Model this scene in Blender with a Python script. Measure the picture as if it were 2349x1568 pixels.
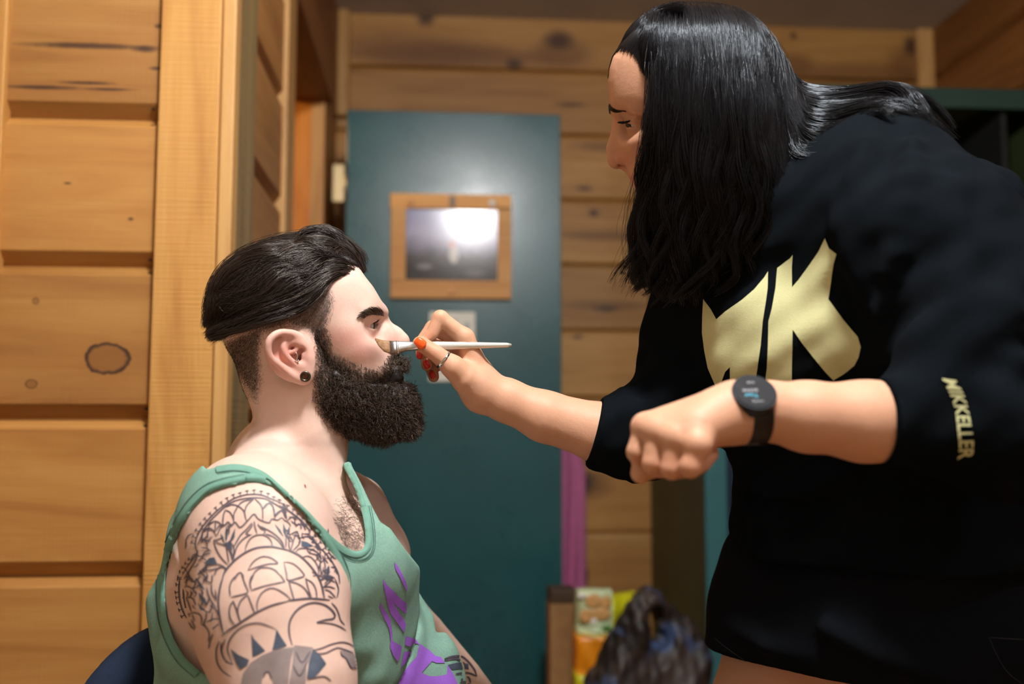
import bpy, bmesh, math, random
import numpy as np
from mathutils import Vector, Matrix
from mathutils.bvhtree import BVHTree

for _o in list(bpy.data.objects):
    bpy.data.objects.remove(_o, do_unlink=True)
scene = bpy.context.scene
COL = scene.collection
rng = np.random.default_rng(7)
random.seed(7)

# ------------------------------------------------------------------ camera
W, H = 2349.0, 1568.0
FPX = 35.0 / 36.0 * W
PITCH, YAW = math.radians(5.3), math.radians(4.3)
CAM = np.array([0.0, 0.0, 1.08])
cd = bpy.data.cameras.new('camera')
cam = bpy.data.objects.new('camera', cd)
COL.objects.link(cam)
cam.location = CAM
cam.rotation_euler = (math.pi / 2 + PITCH, 0, -YAW)
cd.sensor_width = 36.0
cd.lens = 35.0
cd.clip_start = 0.02
cd.dof.use_dof = True
cd.dof.focus_distance = 1.22
cd.dof.aperture_fstop = 2.6
scene.camera = cam

# ------------------------------------------------------------------ world, exposure
wd = bpy.data.worlds.new('world')
scene.world = wd
wd.use_nodes = True
wd.node_tree.nodes['Background'].inputs[0].default_value = (0.75, 0.85, 1.0, 1)
wd.node_tree.nodes['Background'].inputs[1].default_value = 0.05
vs = scene.view_settings
vs.view_transform = 'Standard'
vs.look = 'None'
vs.gamma = 1.0
vs.use_curve_mapping = False
vs.exposure = 0.08
scene.cycles.use_denoising = True
scene.cycles.use_adaptive_sampling = True
scene.cycles.adaptive_threshold = 0.1
scene.cycles.max_bounces = 5
scene.cycles.diffuse_bounces = 3
scene.cycles.glossy_bounces = 3
scene.cycles.transmission_bounces = 4

LAMP = np.array([0.22, 0.52, 2.52])      # flush ceiling lamp above and right of the camera
LAMP_POWER = 140.0
LAMP2 = np.array([1.55, -0.35, 2.52])    # second ceiling lamp of the same room
LAMP2_POWER = 24.0

# camera frame helpers: a pixel of the 2349x1568 photograph and a depth -> a point in the room
FV = np.array([math.sin(YAW) * math.cos(PITCH), math.cos(YAW) * math.cos(PITCH), math.sin(PITCH)])
RV = np.array([math.cos(YAW), -math.sin(YAW), 0.0])
UV = np.cross(RV, FV)

def ray(px, py):
    return FV + (px - W / 2) / FPX * RV - (py - H / 2) / FPX * UV
def C(px, py, d):
    return CAM + d * ray(px, py)
def onY(px, py, y):
    r = ray(px, py); return CAM + r * ((y - CAM[1]) / r[1])
def onX(px, py, x):
    r = ray(px, py); return CAM + r * ((x - CAM[0]) / r[0])
def project(P):
    q = np.asarray(P) - CAM
    z = q @ FV
    return W / 2 + FPX * (q @ RV) / z, H / 2 - FPX * (q @ UV) / z, z
# ------------------------------------------------------------------ object helpers
def tag(o, label=None, cat=None, kind=None, group=None):
    if label: o['label'] = label
    if cat: o['category'] = cat
    if kind: o['kind'] = kind
    if group: o['group'] = group
    return o

def link(name, data, parent=None, mat=None, **kw):
    o = bpy.data.objects.new(name, data)
    COL.objects.link(o)
    if parent is not None:
        o.parent = parent
        o.matrix_parent_inverse = parent_world(parent).inverted()
    if mat is not None:
        data.materials.append(mat)
    tag(o, **kw)
    return o

def parent_world(o):
    m = Matrix.LocRotScale(o.location, o.rotation_euler, o.scale)
    if o.parent is not None:
        return parent_world(o.parent) @ o.matrix_parent_inverse @ m
    return m

def empty(name, loc, parent=None, **kw):
    o = bpy.data.objects.new(name, None)
    COL.objects.link(o)
    o.empty_display_size = 0.05
    o.location = loc
    if parent is not None:
        o.parent = parent
        o.matrix_parent_inverse = parent_world(parent).inverted()
    tag(o, **kw)
    return o

def mesh_np(name, V, Fq, smooth=True):
    """numpy verts + faces (array of quads/tris, or a list of lists) -> mesh"""
    me = bpy.data.meshes.new(name)
    V = np.asarray(V, dtype=np.float32)
    if isinstance(Fq, np.ndarray):
        n, k = Fq.shape
        me.vertices.add(len(V)); me.vertices.foreach_set('co', V.ravel())
        me.loops.add(n * k); me.loops.foreach_set('vertex_index', Fq.astype(np.int32).ravel())
        me.polygons.add(n)
        me.polygons.foreach_set('loop_start', np.arange(0, n * k, k, dtype=np.int32))
        me.polygons.foreach_set('loop_total', np.full(n, k, dtype=np.int32))
        me.update(calc_edges=True)
        me.validate()
    else:
        me.from_pydata([tuple(map(float, v)) for v in V], [], Fq)
        me.update()
    if smooth:
        me.polygons.foreach_set('use_smooth', np.ones(len(me.polygons), dtype=bool))
    return me

def bm_mesh(name, bm, smooth=False):
    me = bpy.data.meshes.new(name)
    bmesh.ops.recalc_face_normals(bm, faces=bm.faces)
    bm.to_mesh(me); bm.free()
    if smooth:
        for p in me.polygons: p.use_smooth = True
    return me

def box_bm(lo, hi, bev=0.0, seg=2):
    bm = bmesh.new()
    bmesh.ops.create_cube(bm, size=1)
    lo = Vector(lo); hi = Vector(hi)
    for v in bm.verts:
        v.co = Vector([(lo[i] + hi[i]) / 2 + v.co[i] * (hi[i] - lo[i]) for i in range(3)])
    if bev > 0:
        bmesh.ops.bevel(bm, geom=list(bm.edges), offset=bev, segments=seg, profile=0.5, affect='EDGES', clamp_overlap=True)
    return bm

def box(name, lo, hi, mat, parent=None, bev=0.0, seg=2, smooth=False, **kw):
    return link(name, bm_mesh(name, box_bm(lo, hi, bev, seg), smooth), parent, mat, **kw)

def extrude_profile(prof, p0, p1, out, up):
    """closed 2D profile [(o,u)...] swept from p0 to p1"""
    p0, p1, out, up = map(np.asarray, (p0, p1, out, up))
    n = len(prof)
    V = [p0 + o * out + u * up for o, u in prof] + [p1 + o * out + u * up for o, u in prof]
    F = [[i, (i + 1) % n, n + (i + 1) % n, n + i] for i in range(n)]
    F += [list(range(n))[::-1], list(range(n, 2 * n))]
    bm = bmesh.new()
    vs_ = [bm.verts.new(tuple(v)) for v in V]
    for f in F: bm.faces.new([vs_[i] for i in f])
    return bm

def tube_mesh(name, pts, rad, sides=12, caps=True, flat=None, closed=False):
    """tube along pts; rad scalar or list; flat=(dir, ratio) squashes the section along dir"""
    pts = np.asarray(pts, float); n = len(pts)
    rad = np.full(n, rad) if np.isscalar(rad) else np.asarray(rad, float)
    if closed:
        tan = np.roll(pts, -1, 0) - np.roll(pts, 1, 0)
    else:
        tan = np.gradient(pts, axis=0)
    tan /= np.linalg.norm(tan, axis=1)[:, None] + 1e-12
    up = np.array([0, 0, 1.0]) if abs(tan[0] @ [0, 0, 1]) < 0.9 else np.array([1.0, 0, 0])
    V = []
    nrm = up
    for i in range(n):
        nrm = nrm - tan[i] * (nrm @ tan[i]); nrm /= np.linalg.norm(nrm) + 1e-12
        b = np.cross(tan[i], nrm)
        for j in range(sides):
            a = 2 * math.pi * j / sides
            off = math.cos(a) * nrm + math.sin(a) * b
            if flat is not None:
                fd = flat[0][i] if np.ndim(flat[0]) == 2 else flat[0]
                off = off - fd * (off @ fd) * (1 - flat[1])
            V.append(pts[i] + rad[i] * off)
    F = []
    m = n if closed else n - 1
    for i in range(m):
        k = (i + 1) % n
        for j in range(sides):
            F.append([i * sides + j, i * sides + (j + 1) % sides, k * sides + (j + 1) % sides, k * sides + j])
    if caps and not closed:
        F.append([j for j in range(sides)][::-1]); F.append([(n - 1) * sides + j for j in range(sides)])
    me = bpy.data.meshes.new(name)
    me.from_pydata([tuple(v) for v in V], [], F); me.update()
    for p in me.polygons: p.use_smooth = True
    return me

def spline(pts, n):
    """Catmull-Rom through pts, n samples"""
    pts = np.asarray(pts, float)
    if len(pts) == 2:
        t = np.linspace(0, 1, n)[:, None]; return pts[0] * (1 - t) + pts[1] * t
    P = np.vstack([2 * pts[0] - pts[1], pts, 2 * pts[-1] - pts[-2]])
    seg = np.linalg.norm(np.diff(pts, axis=0), axis=1)
    u = np.concatenate([[0], np.cumsum(seg)]); u /= u[-1]
    s = np.linspace(0, 1, n)
    i = np.clip(np.searchsorted(u, s, side='right') - 1, 0, len(pts) - 2)
    t = ((s - u[i]) / (u[i + 1] - u[i] + 1e-12))[:, None]
    a, b, c, d = P[i], P[i + 1], P[i + 2], P[i + 3]
    return 0.5 * ((2 * b) + (-a + c) * t + (2 * a - 5 * b + 4 * c - d) * t ** 2 + (-a + 3 * b - 3 * c + d) * t ** 3)

# ------------------------------------------------------------------ materials
def lin(r, g, b):
    f = lambda c: (c / 255.0) / 12.92 if c <= 10 else (((c / 255.0) + 0.055) / 1.055) ** 2.4
    return (f(r), f(g), f(b), 1.0)

class NT:
    def __init__(self, name):
        self.m = bpy.data.materials.new(name); self.m.use_nodes = True
        self.t = self.m.node_tree
        self.b = self.t.nodes['Principled BSDF']
    def n(self, typ, **kw):
        nd = self.t.nodes.new(typ)
        for k, v in kw.items():
            if k.startswith('i_'):
                key = k[2:]
                nd.inputs[int(key) if key.isdigit() else key].default_value = v
            else: setattr(nd, k, v)
        return nd
    def l(self, a, b): self.t.links.new(a, b)
    def ramp(self, fac, stops):
        r = self.n('ShaderNodeValToRGB')
        el = r.color_ramp.elements
        while len(el) < len(stops): el.new(0.5)
        for e, (p, c) in zip(el, stops):
            e.position = p; e.color = c
        self.l(fac, r.inputs[0]); return r.outputs[0]
    def math(self, op, a, b=None, c=None, clamp=False):
        nd = self.n('ShaderNodeMath', operation=op, use_clamp=clamp)
        for i, v in enumerate((a, b, c)):
            if v is None: continue
            if isinstance(v, (int, float)): nd.inputs[i].default_value = v
            else: self.l(v, nd.inputs[i])
        return nd.outputs[0]
    def mix(self, fac, a, b, blend='MIX'):
        nd = self.n('ShaderNodeMix', data_type='RGBA', blend_type=blend)
        for s, v in ((nd.inputs[0], fac), (nd.inputs[6], a), (nd.inputs[7], b)):
            if isinstance(v, (int, float, tuple)): s.default_value = v
            else: self.l(v, s)
        return nd.outputs[2]
    def noise(self, vec, scale, detail=3, rough=0.5, dist=0.0):
        nd = self.n('ShaderNodeTexNoise', i_Scale=scale, i_Detail=detail, i_Roughness=rough, i_Distortion=dist)
        if vec is not None: self.l(vec, nd.inputs['Vector'])
        return nd.outputs[0]
    def bump(self, h, strength=0.3, dist=0.002):
        nd = self.n('ShaderNodeBump', i_Strength=strength, i_Distance=dist)
        self.l(h, nd.inputs['Height']); self.l(nd.outputs[0], self.b.inputs['Normal'])
        return nd
    def set(self, **kw):
        for k, v in kw.items():
            self.b.inputs[k.replace('_', ' ')].default_value = v
        return self

def plain(name, col, rough=0.5, metal=0.0, noise=0.0, nscale=30.0, bump=0.0, bscale=200.0, **kw):
    t = NT(name)
    t.b.inputs['Base Color'].default_value = col
    t.b.inputs['Roughness'].default_value = rough
    t.b.inputs['Metallic'].default_value = metal
    tc = t.n('ShaderNodeTexCoord')
    if noise > 0:
        f = t.noise(tc.outputs['Object'], nscale, 4)
        hi = tuple(min(1, c * (1 + noise)) for c in col[:3]) + (1,)
        lo = tuple(c * (1 - noise) for c in col[:3]) + (1,)
        t.l(t.ramp(f, [(0.3, lo), (0.7, hi)]), t.b.inputs['Base Color'])
    if bump > 0:
        t.bump(t.noise(tc.outputs['Object'], bscale, 3), bump, 0.001)
    for k, v in kw.items():
        t.b.inputs[k.replace('_', ' ')].default_value = v
    return t.m

def wood(name, axis, base, dark, light, knots=(), streaks=(), saw=0.25, rough=0.55, autoknot=0.6, seed=0.0, coat=0.0):
    """pine board; axis = grain direction (0 x, 1 y, 2 z) in room coordinates; knots: (x,y,z,r,ring) at real places"""
    t = NT(name)
    geo = t.n('ShaderNodeNewGeometry')
    oi = t.n('ShaderNodeObjectInfo')
    sc = [9.0, 9.0, 9.0]; sc[axis] = 0.9
    mp = t.n('ShaderNodeMapping'); mp.inputs['Scale'].default_value = sc
    t.l(geo.outputs['Position'], mp.inputs['Vector'])
    add = t.n('ShaderNodeVectorMath', operation='ADD')
    rv = t.n('ShaderNodeCombineXYZ')
    r10 = t.math('MULTIPLY_ADD', oi.outputs['Random'], 37.0, seed)
    for i in range(3): t.l(r10, rv.inputs[i])
    t.l(mp.outputs[0], add.inputs[0]); t.l(rv.outputs[0], add.inputs[1])
    v = add.outputs[0]
    g = t.noise(v, 1.6, 5, 0.55, 1.4)
    fine = t.n('ShaderNodeMapping'); sc2 = [160.0] * 3; sc2[axis] = 5.0
    fine.inputs['Scale'].default_value = sc2
    t.l(geo.outputs['Position'], fine.inputs['Vector'])
    gf = t.noise(fine.outputs[0], 1.0, 3, 0.6)
    big = t.noise(v, 0.35, 2, 0.5)
    c = t.ramp(g, [(0.28, dark), (0.48, base), (0.72, light)])
    c = t.mix(t.math('MULTIPLY', gf, 0.45), c, tuple(x * 0.72 for x in dark[:3]) + (1,), 'MIX')
    c = t.mix(0.28, c, t.ramp(big, [(0.35, dark), (0.65, light)]))
    rr = t.math('MULTIPLY_ADD', oi.outputs['Random'], 0.3, 0.85)
    cc = t.n('ShaderNodeMix', data_type='RGBA', blend_type='MULTIPLY'); cc.inputs[0].default_value = 1
    gr = t.n('ShaderNodeCombineColor')
    for i in range(3): t.l(rr, gr.inputs[i])
    t.l(c, cc.inputs[6]); t.l(gr.outputs[0], cc.inputs[7]); c = cc.outputs[2]
    if autoknot > 0:
        ks = [2.6] * 3; ks[axis] = 1.3
        mk = t.n('ShaderNodeMapping'); mk.inputs['Scale'].default_value = ks
        t.l(geo.outputs['Position'], mk.inputs['Vector'])
        vo = t.n('ShaderNodeTexVoronoi', i_Scale=1.0); vo.inputs['Randomness'].default_value = 1
        t.l(mk.outputs[0], vo.inputs['Vector'])
        k = t.math('MULTIPLY', t.ramp(vo.outputs['Distance'], [(0.02, (1, 1, 1, 1)), (0.11, (0, 0, 0, 1))]), autoknot)
        c = t.mix(k, c, (dark[0] * 0.25, dark[1] * 0.2, dark[2] * 0.2, 1))
    if knots:
        nz = t.math('MULTIPLY_ADD', t.noise(geo.outputs['Position'], 60, 2), 0.35, -0.17)
    for (x, y, z, rx, rz, ring) in knots:
        sub = t.n('ShaderNodeVectorMath', operation='SUBTRACT'); sub.inputs[1].default_value = (x, y, z)
        t.l(geo.outputs['Position'], sub.inputs[0])
        dv = t.n('ShaderNodeVectorMath', operation='DIVIDE'); dv.inputs[1].default_value = (rx, rx if axis != 0 else 1.0, rz)
        if axis == 1: dv.inputs[1].default_value = (1.0, rx, rz)
        t.l(sub.outputs[0], dv.inputs[0])
        ln = t.n('ShaderNodeVectorMath', operation='LENGTH'); t.l(dv.outputs[0], ln.inputs[0])
        d = t.math('ADD', ln.outputs['Value'], nz)
        dk = (dark[0] * 0.14, dark[1] * 0.13, dark[2] * 0.3, 1)
        if ring == 2:
            m = t.ramp(d, [(0.45, (.62, .62, .62, 1)), (1.0, (0, 0, 0, 1))]); dk = (dark[0] * .42, dark[1] * .36, dark[2] * .32, 1)
        elif ring:
            m = t.ramp(d, [(0.74, (0, 0, 0, 1)), (0.88, (1, 1, 1, 1)), (0.98, (.9, .9, .9, 1)), (1.12, (0, 0, 0, 1))])
            inn = t.ramp(d, [(0.70, (.55, .55, .55, 1)), (0.95, (0, 0, 0, 1))])
            c = t.mix(inn, c, (dark[0] * .62, dark[1] * .6, dark[2] * .6, 1))
        else:
            m = t.ramp(d, [(0.35, (.9, .9, .9, 1)), (1.0, (0, 0, 0, 1))])
        c = t.mix(m, c, dk)
    t.l(c, t.b.inputs['Base Color'])
    t.b.inputs['Roughness'].default_value = rough
    t.b.inputs['Coat Weight'].default_value = coat
    t.b.inputs['Coat Roughness'].default_value = 0.35
    # saw marks across the grain
    sm = t.n('ShaderNodeMapping'); s3 = [4.0] * 3; s3[axis] = 260.0
    sm.inputs['Scale'].default_value = s3
    t.l(geo.outputs['Position'], sm.inputs['Vector'])
    hs = t.noise(sm.outputs[0], 1.0, 2, 0.5)
    hh = t.math('ADD', t.math('MULTIPLY', hs, saw), t.math('MULTIPLY', gf, 0.5))
    t.bump(hh, 0.35, 0.002)
    return t.m
# ------------------------------------------------------------------ the room
YL = 1.775     # boarded wall on the left, facing the camera
YB = 3.95      # back wall
XH = -0.375    # hall-side wall that recedes from the corner post to the back wall
XR = 2.08      # right wall
ZC = 2.785     # ceiling
PITCHB = 0.268 # board pitch
pine_b, pine_d, pine_l = lin(178, 124, 60), lin(146, 92, 38), lin(196, 146, 78)
k_big = onY(246, 822, YL); k_s1 = onY(72, 880, YL); k_s2 = onY(82, 690, YL); k_s3 = onY(300, 502, YL); k_s4 = onY(155, 420, YL)
M_leftwall = wood('pine_boards_left', 0, pine_b, pine_d, pine_l,
                  knots=[(k_big[0], YL, k_big[2], 0.040, 0.029, 1), (k_s1[0], YL, k_s1[2], 0.011, 0.008, 1), (k_s2[0], YL, k_s2[2], 0.006, 0.006, 1),
                         (k_s3[0], YL, k_s3[2], 0.007, 0.004, 0), (k_s4[0], YL, k_s4[2], 0.009, 0.003, 0),
                         (onY(90, 200, YL)[0], YL, onY(90, 200, YL)[2], 0.10, 0.0055, 0), (onY(200, 190, YL)[0], YL, onY(200, 190, YL)[2], 0.06, 0.004, 0),
                         (onY(250, 205, YL)[0], YL, onY(250, 205, YL)[2], 0.055, 0.004, 0), (onY(330, 112, YL)[0], YL, onY(330, 112, YL)[2], 0.03, 0.009, 0),
                         (onY(200, 105, YL)[0], YL, onY(200, 105, YL)[2], 0.14, 0.008, 0), (onY(365, 60, YL)[0], YL, onY(365, 60, YL)[2], 0.012, 0.006, 0),
                         (onY(362, 157, YL)[0], YL, onY(362, 157, YL)[2], 0.02, 0.005, 0)], autoknot=0.0, saw=0.5)
kb = lambda x, y: (onY(x, y, YB)[0], onY(x, y, YB)[2])
bk = [(977, 40, .05, .05), (1282, 92, .08, .055), (1180, 147, .05, .03), (1362, 488, .03, .022), (1390, 708, .07, .018), (1325, 772, .03, .012),
      (1340, 1105, .06, .06), (2090, 105, .045, .06), (1820, 82, .02, .02), (1340, 432, .05, .014), (1310, 240, .09, .012)]
# broad darker heartwood bands along the two top boards
bands = [(960, 118, .42, .085), (1080, 130, .50, .06), (1290, 122, .16, .085), (1980, 172, .42, .07), (2090, 150, .14, .10), (1820, 150, .12, .07), (1400, 335, .22, .03), (1390, 700, .25, .03), (1350, 1110, .12, .08), (1400, 540, .3, .03)]
M_backwall = wood('pine_boards_back', 0, lin(196, 142, 74), lin(160, 106, 48), lin(212, 162, 94),
                  knots=[(kb(x, y)[0], YB, kb(x, y)[1], rx, rz, 2) for x, y, rx, rz in bands] + [(kb(x, y)[0], YB, kb(x, y)[1], rx, rz, 0) for x, y, rx, rz in bk], autoknot=0.0, saw=0.1)
M_hall = wood('pine_boards_hall', 1, lin(176, 124, 66), lin(140, 92, 42), lin(194, 144, 84), autoknot=0.3, saw=0.2)
M_right = wood('pine_boards_right', 1, lin(146, 92, 40), lin(116, 68, 26), lin(164, 110, 54), autoknot=0.4)
M_post = wood('rough_pine_post', 2, lin(194, 142, 72), lin(168, 114, 52), lin(210, 162, 92), autoknot=0.0, saw=1.6, seed=5)
M_postside = wood('weathered_pine_edge', 2, lin(150, 126, 82), lin(118, 96, 58), lin(178, 152, 104), autoknot=0.0, saw=2.2, seed=9)
M_casing = wood('pine_casing', 2, lin(206, 156, 90), lin(176, 126, 66), lin(222, 176, 110), autoknot=0.0, saw=0.1, seed=3)
M_jamb = wood('varnished_jamb', 2, lin(222, 142, 52), lin(190, 108, 30), lin(236, 166, 74), autoknot=0.0, saw=0.05, rough=0.3, seed=1)
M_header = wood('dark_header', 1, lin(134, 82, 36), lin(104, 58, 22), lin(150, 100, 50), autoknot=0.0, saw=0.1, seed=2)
M_ceiling = plain('grey_brown_ceiling', lin(196, 190, 182), 0.8, noise=0.06, nscale=6)
M_floor = wood('floor_boards', 1, lin(150, 108, 66), lin(120, 82, 48), lin(170, 126, 82), autoknot=0.1, saw=0.1, rough=0.4)
M_nail = plain('nail_hole', lin(24, 18, 14), 0.9)

BOARD = [(-0.004, 0.0), (-0.004, PITCHB), (0.009, PITCHB - 0.0015), (0.0235, PITCHB - 0.0135), (0.025, PITCHB - 0.016),
         (0.025, 0.029), (0.0235, 0.0265), (0.001, 0.0045)]
def boards(parent, p0, p1, out, mat, z0, n, name='board', prof=BOARD, stag=0.0):
    """horizontal boards from p0 to p1 (xy), stacked from z0; shared mesh, each board its own object"""
    me = None
    L = np.array([p1[0] - p0[0], p1[1] - p0[1], 0.0])
    for i in range(n):
        if me is None:
            me = bm_mesh(name, extrude_profile(prof, (0, 0, 0), L, out, (0, 0, 1)))
            me.materials.append(mat)
        o = bpy.data.objects.new(name, me); COL.objects.link(o)
        o.location = (p0[0], p0[1], z0 + i * PITCHB)
        o.parent = parent; o.matrix_parent_inverse = parent_world(parent).inverted()

# wall faces: backing slab behind the boards; board face is 25 mm proud
zj_left = onY(180, 611, YL)[2]          # height of one joint on the left wall
z0_left = zj_left - PITCHB * math.floor(zj_left / PITCHB) - PITCHB
xpl = onY(352, 800, YL)[0]              # left edge of the corner post
wall_left = box('wall_left', (-2.2, YL + 0.025, 0), (XH - 0.03, YL + 0.10, ZC), M_leftwall, kind='structure')
boards(wall_left, (-2.2, YL + 0.025), (xpl + 0.004, YL + 0.025), (0, -1, 0), M_leftwall, z0_left, 11)
# nail holes of the left boards
nbm = bmesh.new(); bmesh.ops.create_uvsphere(nbm, u_segments=8, v_segments=6, radius=0.0026)
nme = bm_mesh('nail_hole', nbm, True); nme.materials.append(M_nail)
for px, py in [(352, 250), (350, 288), (345, 596), (344, 626), (336, 937), (333, 976), (330, 1290), (330, 1326), (10, 242), (12, 278)]:
    p = onY(px, py, YL + 0.006)
    o = bpy.data.objects.new('nail_hole', nme); COL.objects.link(o); o.location = p; o.scale = (1.4, 1, 0.8)
    o.parent = wall_left; o.matrix_parent_inverse = parent_world(wall_left).inverted()
# edge trim at the far left of the picture
# corner post: broad rough-sawn face, eased light edge, weathered return
xa, xb = xpl, onY(487, 800, YL - 0.018)[0]
trim_1 = box('trim_1', (xa, YL - 0.018, 0), (xb, YL + 0.03, ZC), M_post, kind='structure', bev=0.002)
trim_2 = box('trim_2', (xb + 0.001, YL - 0.014, 0), (xb + 0.026, YL + 0.032, ZC), M_casing, kind='structure', bev=0.004, seg=3)
XHW = xb + 0.004
trim_3 = box('trim_3', (XHW - 0.02, YL + 0.033, 0), (xb + 0.024, YL + 0.20, ZC), M_postside, kind='structure', bev=0.002)
# far-left upright strip just entering the picture
xs = onY(4, 300, YL - 0.015)[0]
trim_4 = box('trim_4', (xs - 0.09, YL - 0.015, 0), (xs, YL + 0.02, ZC), M_post, kind='structure', bev=0.003)

XH = xb + 0.0
yj0 = 2.46; yj1 = 3.44                 # doorway in the hall wall
ztop = onY(1000, 262, 3.50)[2]          # door head
wall_hall = box('wall_hall', (XH - 0.12, YL + 0.1, 0), (XH - 0.025, yj0, ZC), M_hall, kind='structure')
boards(wall_hall, (XH - 0.025, YL + 0.1), (XH - 0.025, yj0), (1, 0, 0), M_hall, z0_left, 11)
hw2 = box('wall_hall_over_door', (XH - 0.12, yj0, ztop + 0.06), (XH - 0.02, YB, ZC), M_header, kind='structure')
hw3 = box('wall_hall_far', (XH - 0.12, yj1 + 0.03, 0), (XH - 0.02, YB, ztop + 0.06), M_hall, kind='structure')
# casing around the doorway, jambs and head
trim_5 = box('trim_5', (XH - 0.02, yj0, 0), (XH + 0.012, yj0 + 0.13, ZC - 0.02), M_casing, kind='structure', bev=0.003)
trim_6 = box('trim_6', (XH - 0.145, yj1 + 0.005, 0), (XH - 0.055, yj1 + 0.03, ztop + 0.02), M_jamb, kind='structure', bev=0.002)
trim_7 = box('trim_7', (XH - 0.055, yj1 - 0.005, 0), (XH - 0.008, yj1 + 0.03, ztop + 0.02), M_casing, kind='structure', bev=0.002)
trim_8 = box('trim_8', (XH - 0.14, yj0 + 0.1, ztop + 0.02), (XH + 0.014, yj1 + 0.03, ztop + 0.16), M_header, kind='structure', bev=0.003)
# lit room beyond the doorway
wall_next = box('wall_next_room', (XH - 1.3, yj0 - 0.9, 0), (XH - 1.2, yj1 + 0.6, ZC), M_hall, kind='structure')
wall_next2 = box('wall_next_room_end', (XH - 1.3, yj1 + 0.5, 0), (XH - 0.12, yj1 + 0.58, ZC), M_hall, kind='structure')

zj_b = onY(1390, 757, YB)[2]
z0_b = zj_b - PITCHB * math.floor(zj_b / PITCHB) - PITCHB
wall_back = box('wall_back', (XH - 0.12, YB + 0.025, 0), (XR + 0.1, YB + 0.12, ZC), M_backwall, kind='structure')
BOARDB = [(0.0, 0.0), (0.0, PITCHB), (0.010, PITCHB - 0.001), (0.022, PITCHB - 0.010), (0.025, PITCHB - 0.022),
          (0.025, 0.010), (0.021, 0.004), (0.010, 0.001)]
boards(wall_back, (XH - 0.02, YB + 0.025), (XR, YB + 0.025), (0, -1, 0), M_backwall, z0_b, 11, prof=BOARDB)
trim_9 = box('trim_9', (XH - 0.02, YB - 0.05, ztop + 0.12), (XH + 0.03, YB, ZC), M_casing, kind='structure', bev=0.01, seg=3)
trim_10 = box('trim_10', (XR - 0.07, YB - 0.03, 0), (XR, YB, ZC), M_casing, kind='structure', bev=0.004)
wall_right = box('wall_right', (XR + 0.025, -1.7, 0), (XR + 0.12, YB + 0.1, ZC), M_right, kind='structure')
boards(wall_right, (XR + 0.025, -1.7), (XR + 0.025, YB), (-1, 0, 0), M_right, z0_b, 11)
M_bouncewall = plain('pale_bounce_wall', lin(206, 192, 170), 0.8)  # pale finish made up for the unseen walls, to bounce fill light forward
wall_front = box('wall_front', (-2.2, -1.8, 0), (XR + 0.1, -1.7, ZC), M_bouncewall, kind='structure')
wall_west = box('wall_west', (-2.3, -1.8, 0), (-2.2, YL + 0.1, ZC), M_bouncewall, kind='structure')
floor = box('floor', (-2.3, -1.8, -0.1), (XR + 0.1, YB + 0.1, 0), M_floor, kind='structure')
ceiling = box('ceiling', (-2.3, -1.8, ZC), (XR + 0.1, YB + 0.1, ZC + 0.1), M_ceiling, kind='structure')

# ------------------------------------------------------------------ ceiling lamps
M_lampwhite = plain('white_enamel', lin(235, 235, 230), 0.4)
tg = NT('lamp_diffuser'); tg.set(Base_Color=(1, 1, 1, 1)); tg.b.inputs['Emission Color'].default_value = (1, 0.97, 0.92, 1); tg.b.inputs['Emission Strength'].default_value = 4.0
M_diff = tg.m
def ceiling_lamp(p, power, label, size=0.30, col=(1.0, 0.98, 0.97)):
    root = empty('ceiling_lamp', (p[0], p[1], ZC), label=label, cat='lamp')
    bm = bmesh.new(); bmesh.ops.create_cone(bm, cap_ends=True, segments=40, radius1=size / 2 + 0.03, radius2=size / 2 + 0.03, depth=0.03)
    bmesh.ops.translate(bm, verts=bm.verts, vec=(p[0], p[1], p[2] + 0.095)); link('stem', tube_mesh('stem', [(p[0], p[1], ZC), (p[0], p[1], p[2] + .108)], .012, 12), root, M_lampwhite); link('housing', bm_mesh('housing', bm), root, M_lampwhite)
    bm = bmesh.new(); bmesh.ops.create_cone(bm, cap_ends=True, segments=40, radius1=size / 2 - .01, radius2=size / 2 + 0.01, depth=0.012)
    bmesh.ops.translate(bm, verts=bm.verts, vec=(p[0], p[1], p[2] + 0.072)); link('diffuser', bm_mesh('diffuser', bm), root, M_diff)
    ld = bpy.data.lights.new('lamp_light', 'POINT'); ld.shadow_soft_size = size * .38; ld.energy = power; ld.color = col
    lo = bpy.data.objects.new('lamp_light', ld); COL.objects.link(lo); lo.location = (p[0], p[1], p[2])
    lo.parent = root; lo.matrix_parent_inverse = parent_world(root).inverted()
ceiling_lamp(LAMP, LAMP_POWER, 'round white ceiling lamp above the camera')
ceiling_lamp(LAMP2, LAMP2_POWER, 'round white ceiling lamp near the room corner behind the camera', 0.30, (0.82, 0.92, 1.0))
# warm bulb of the room beyond the doorway
nr = empty('pendant_bulb', (XH - 0.7, 2.85, ZC), label='warm pendant bulb in the room beyond the doorway', cat='lamp')
bm = bmesh.new(); bmesh.ops.create_uvsphere(bm, u_segments=20, v_segments=12, radius=0.05)
bmesh.ops.translate(bm, verts=bm.verts, vec=(XH - 0.7, 2.85, ZC - 0.35)); link('bulb', bm_mesh('bulb', bm, True), nr, M_diff)
link('cord', tube_mesh('cord', [(XH - 0.7, 2.85, ZC), (XH - 0.7, 2.85, ZC - 0.31)], 0.004, 8), nr, M_lampwhite)
ld = bpy.data.lights.new('bulb_light', 'POINT'); ld.energy = 14; ld.color = (1, 0.66, 0.32); ld.shadow_soft_size = 0.06
lo = bpy.data.objects.new('bulb_light', ld); COL.objects.link(lo); lo.location = (XH - 0.7, 2.85, ZC - 0.42)
lo.parent = nr; lo.matrix_parent_inverse = parent_world(nr).inverted()

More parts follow.
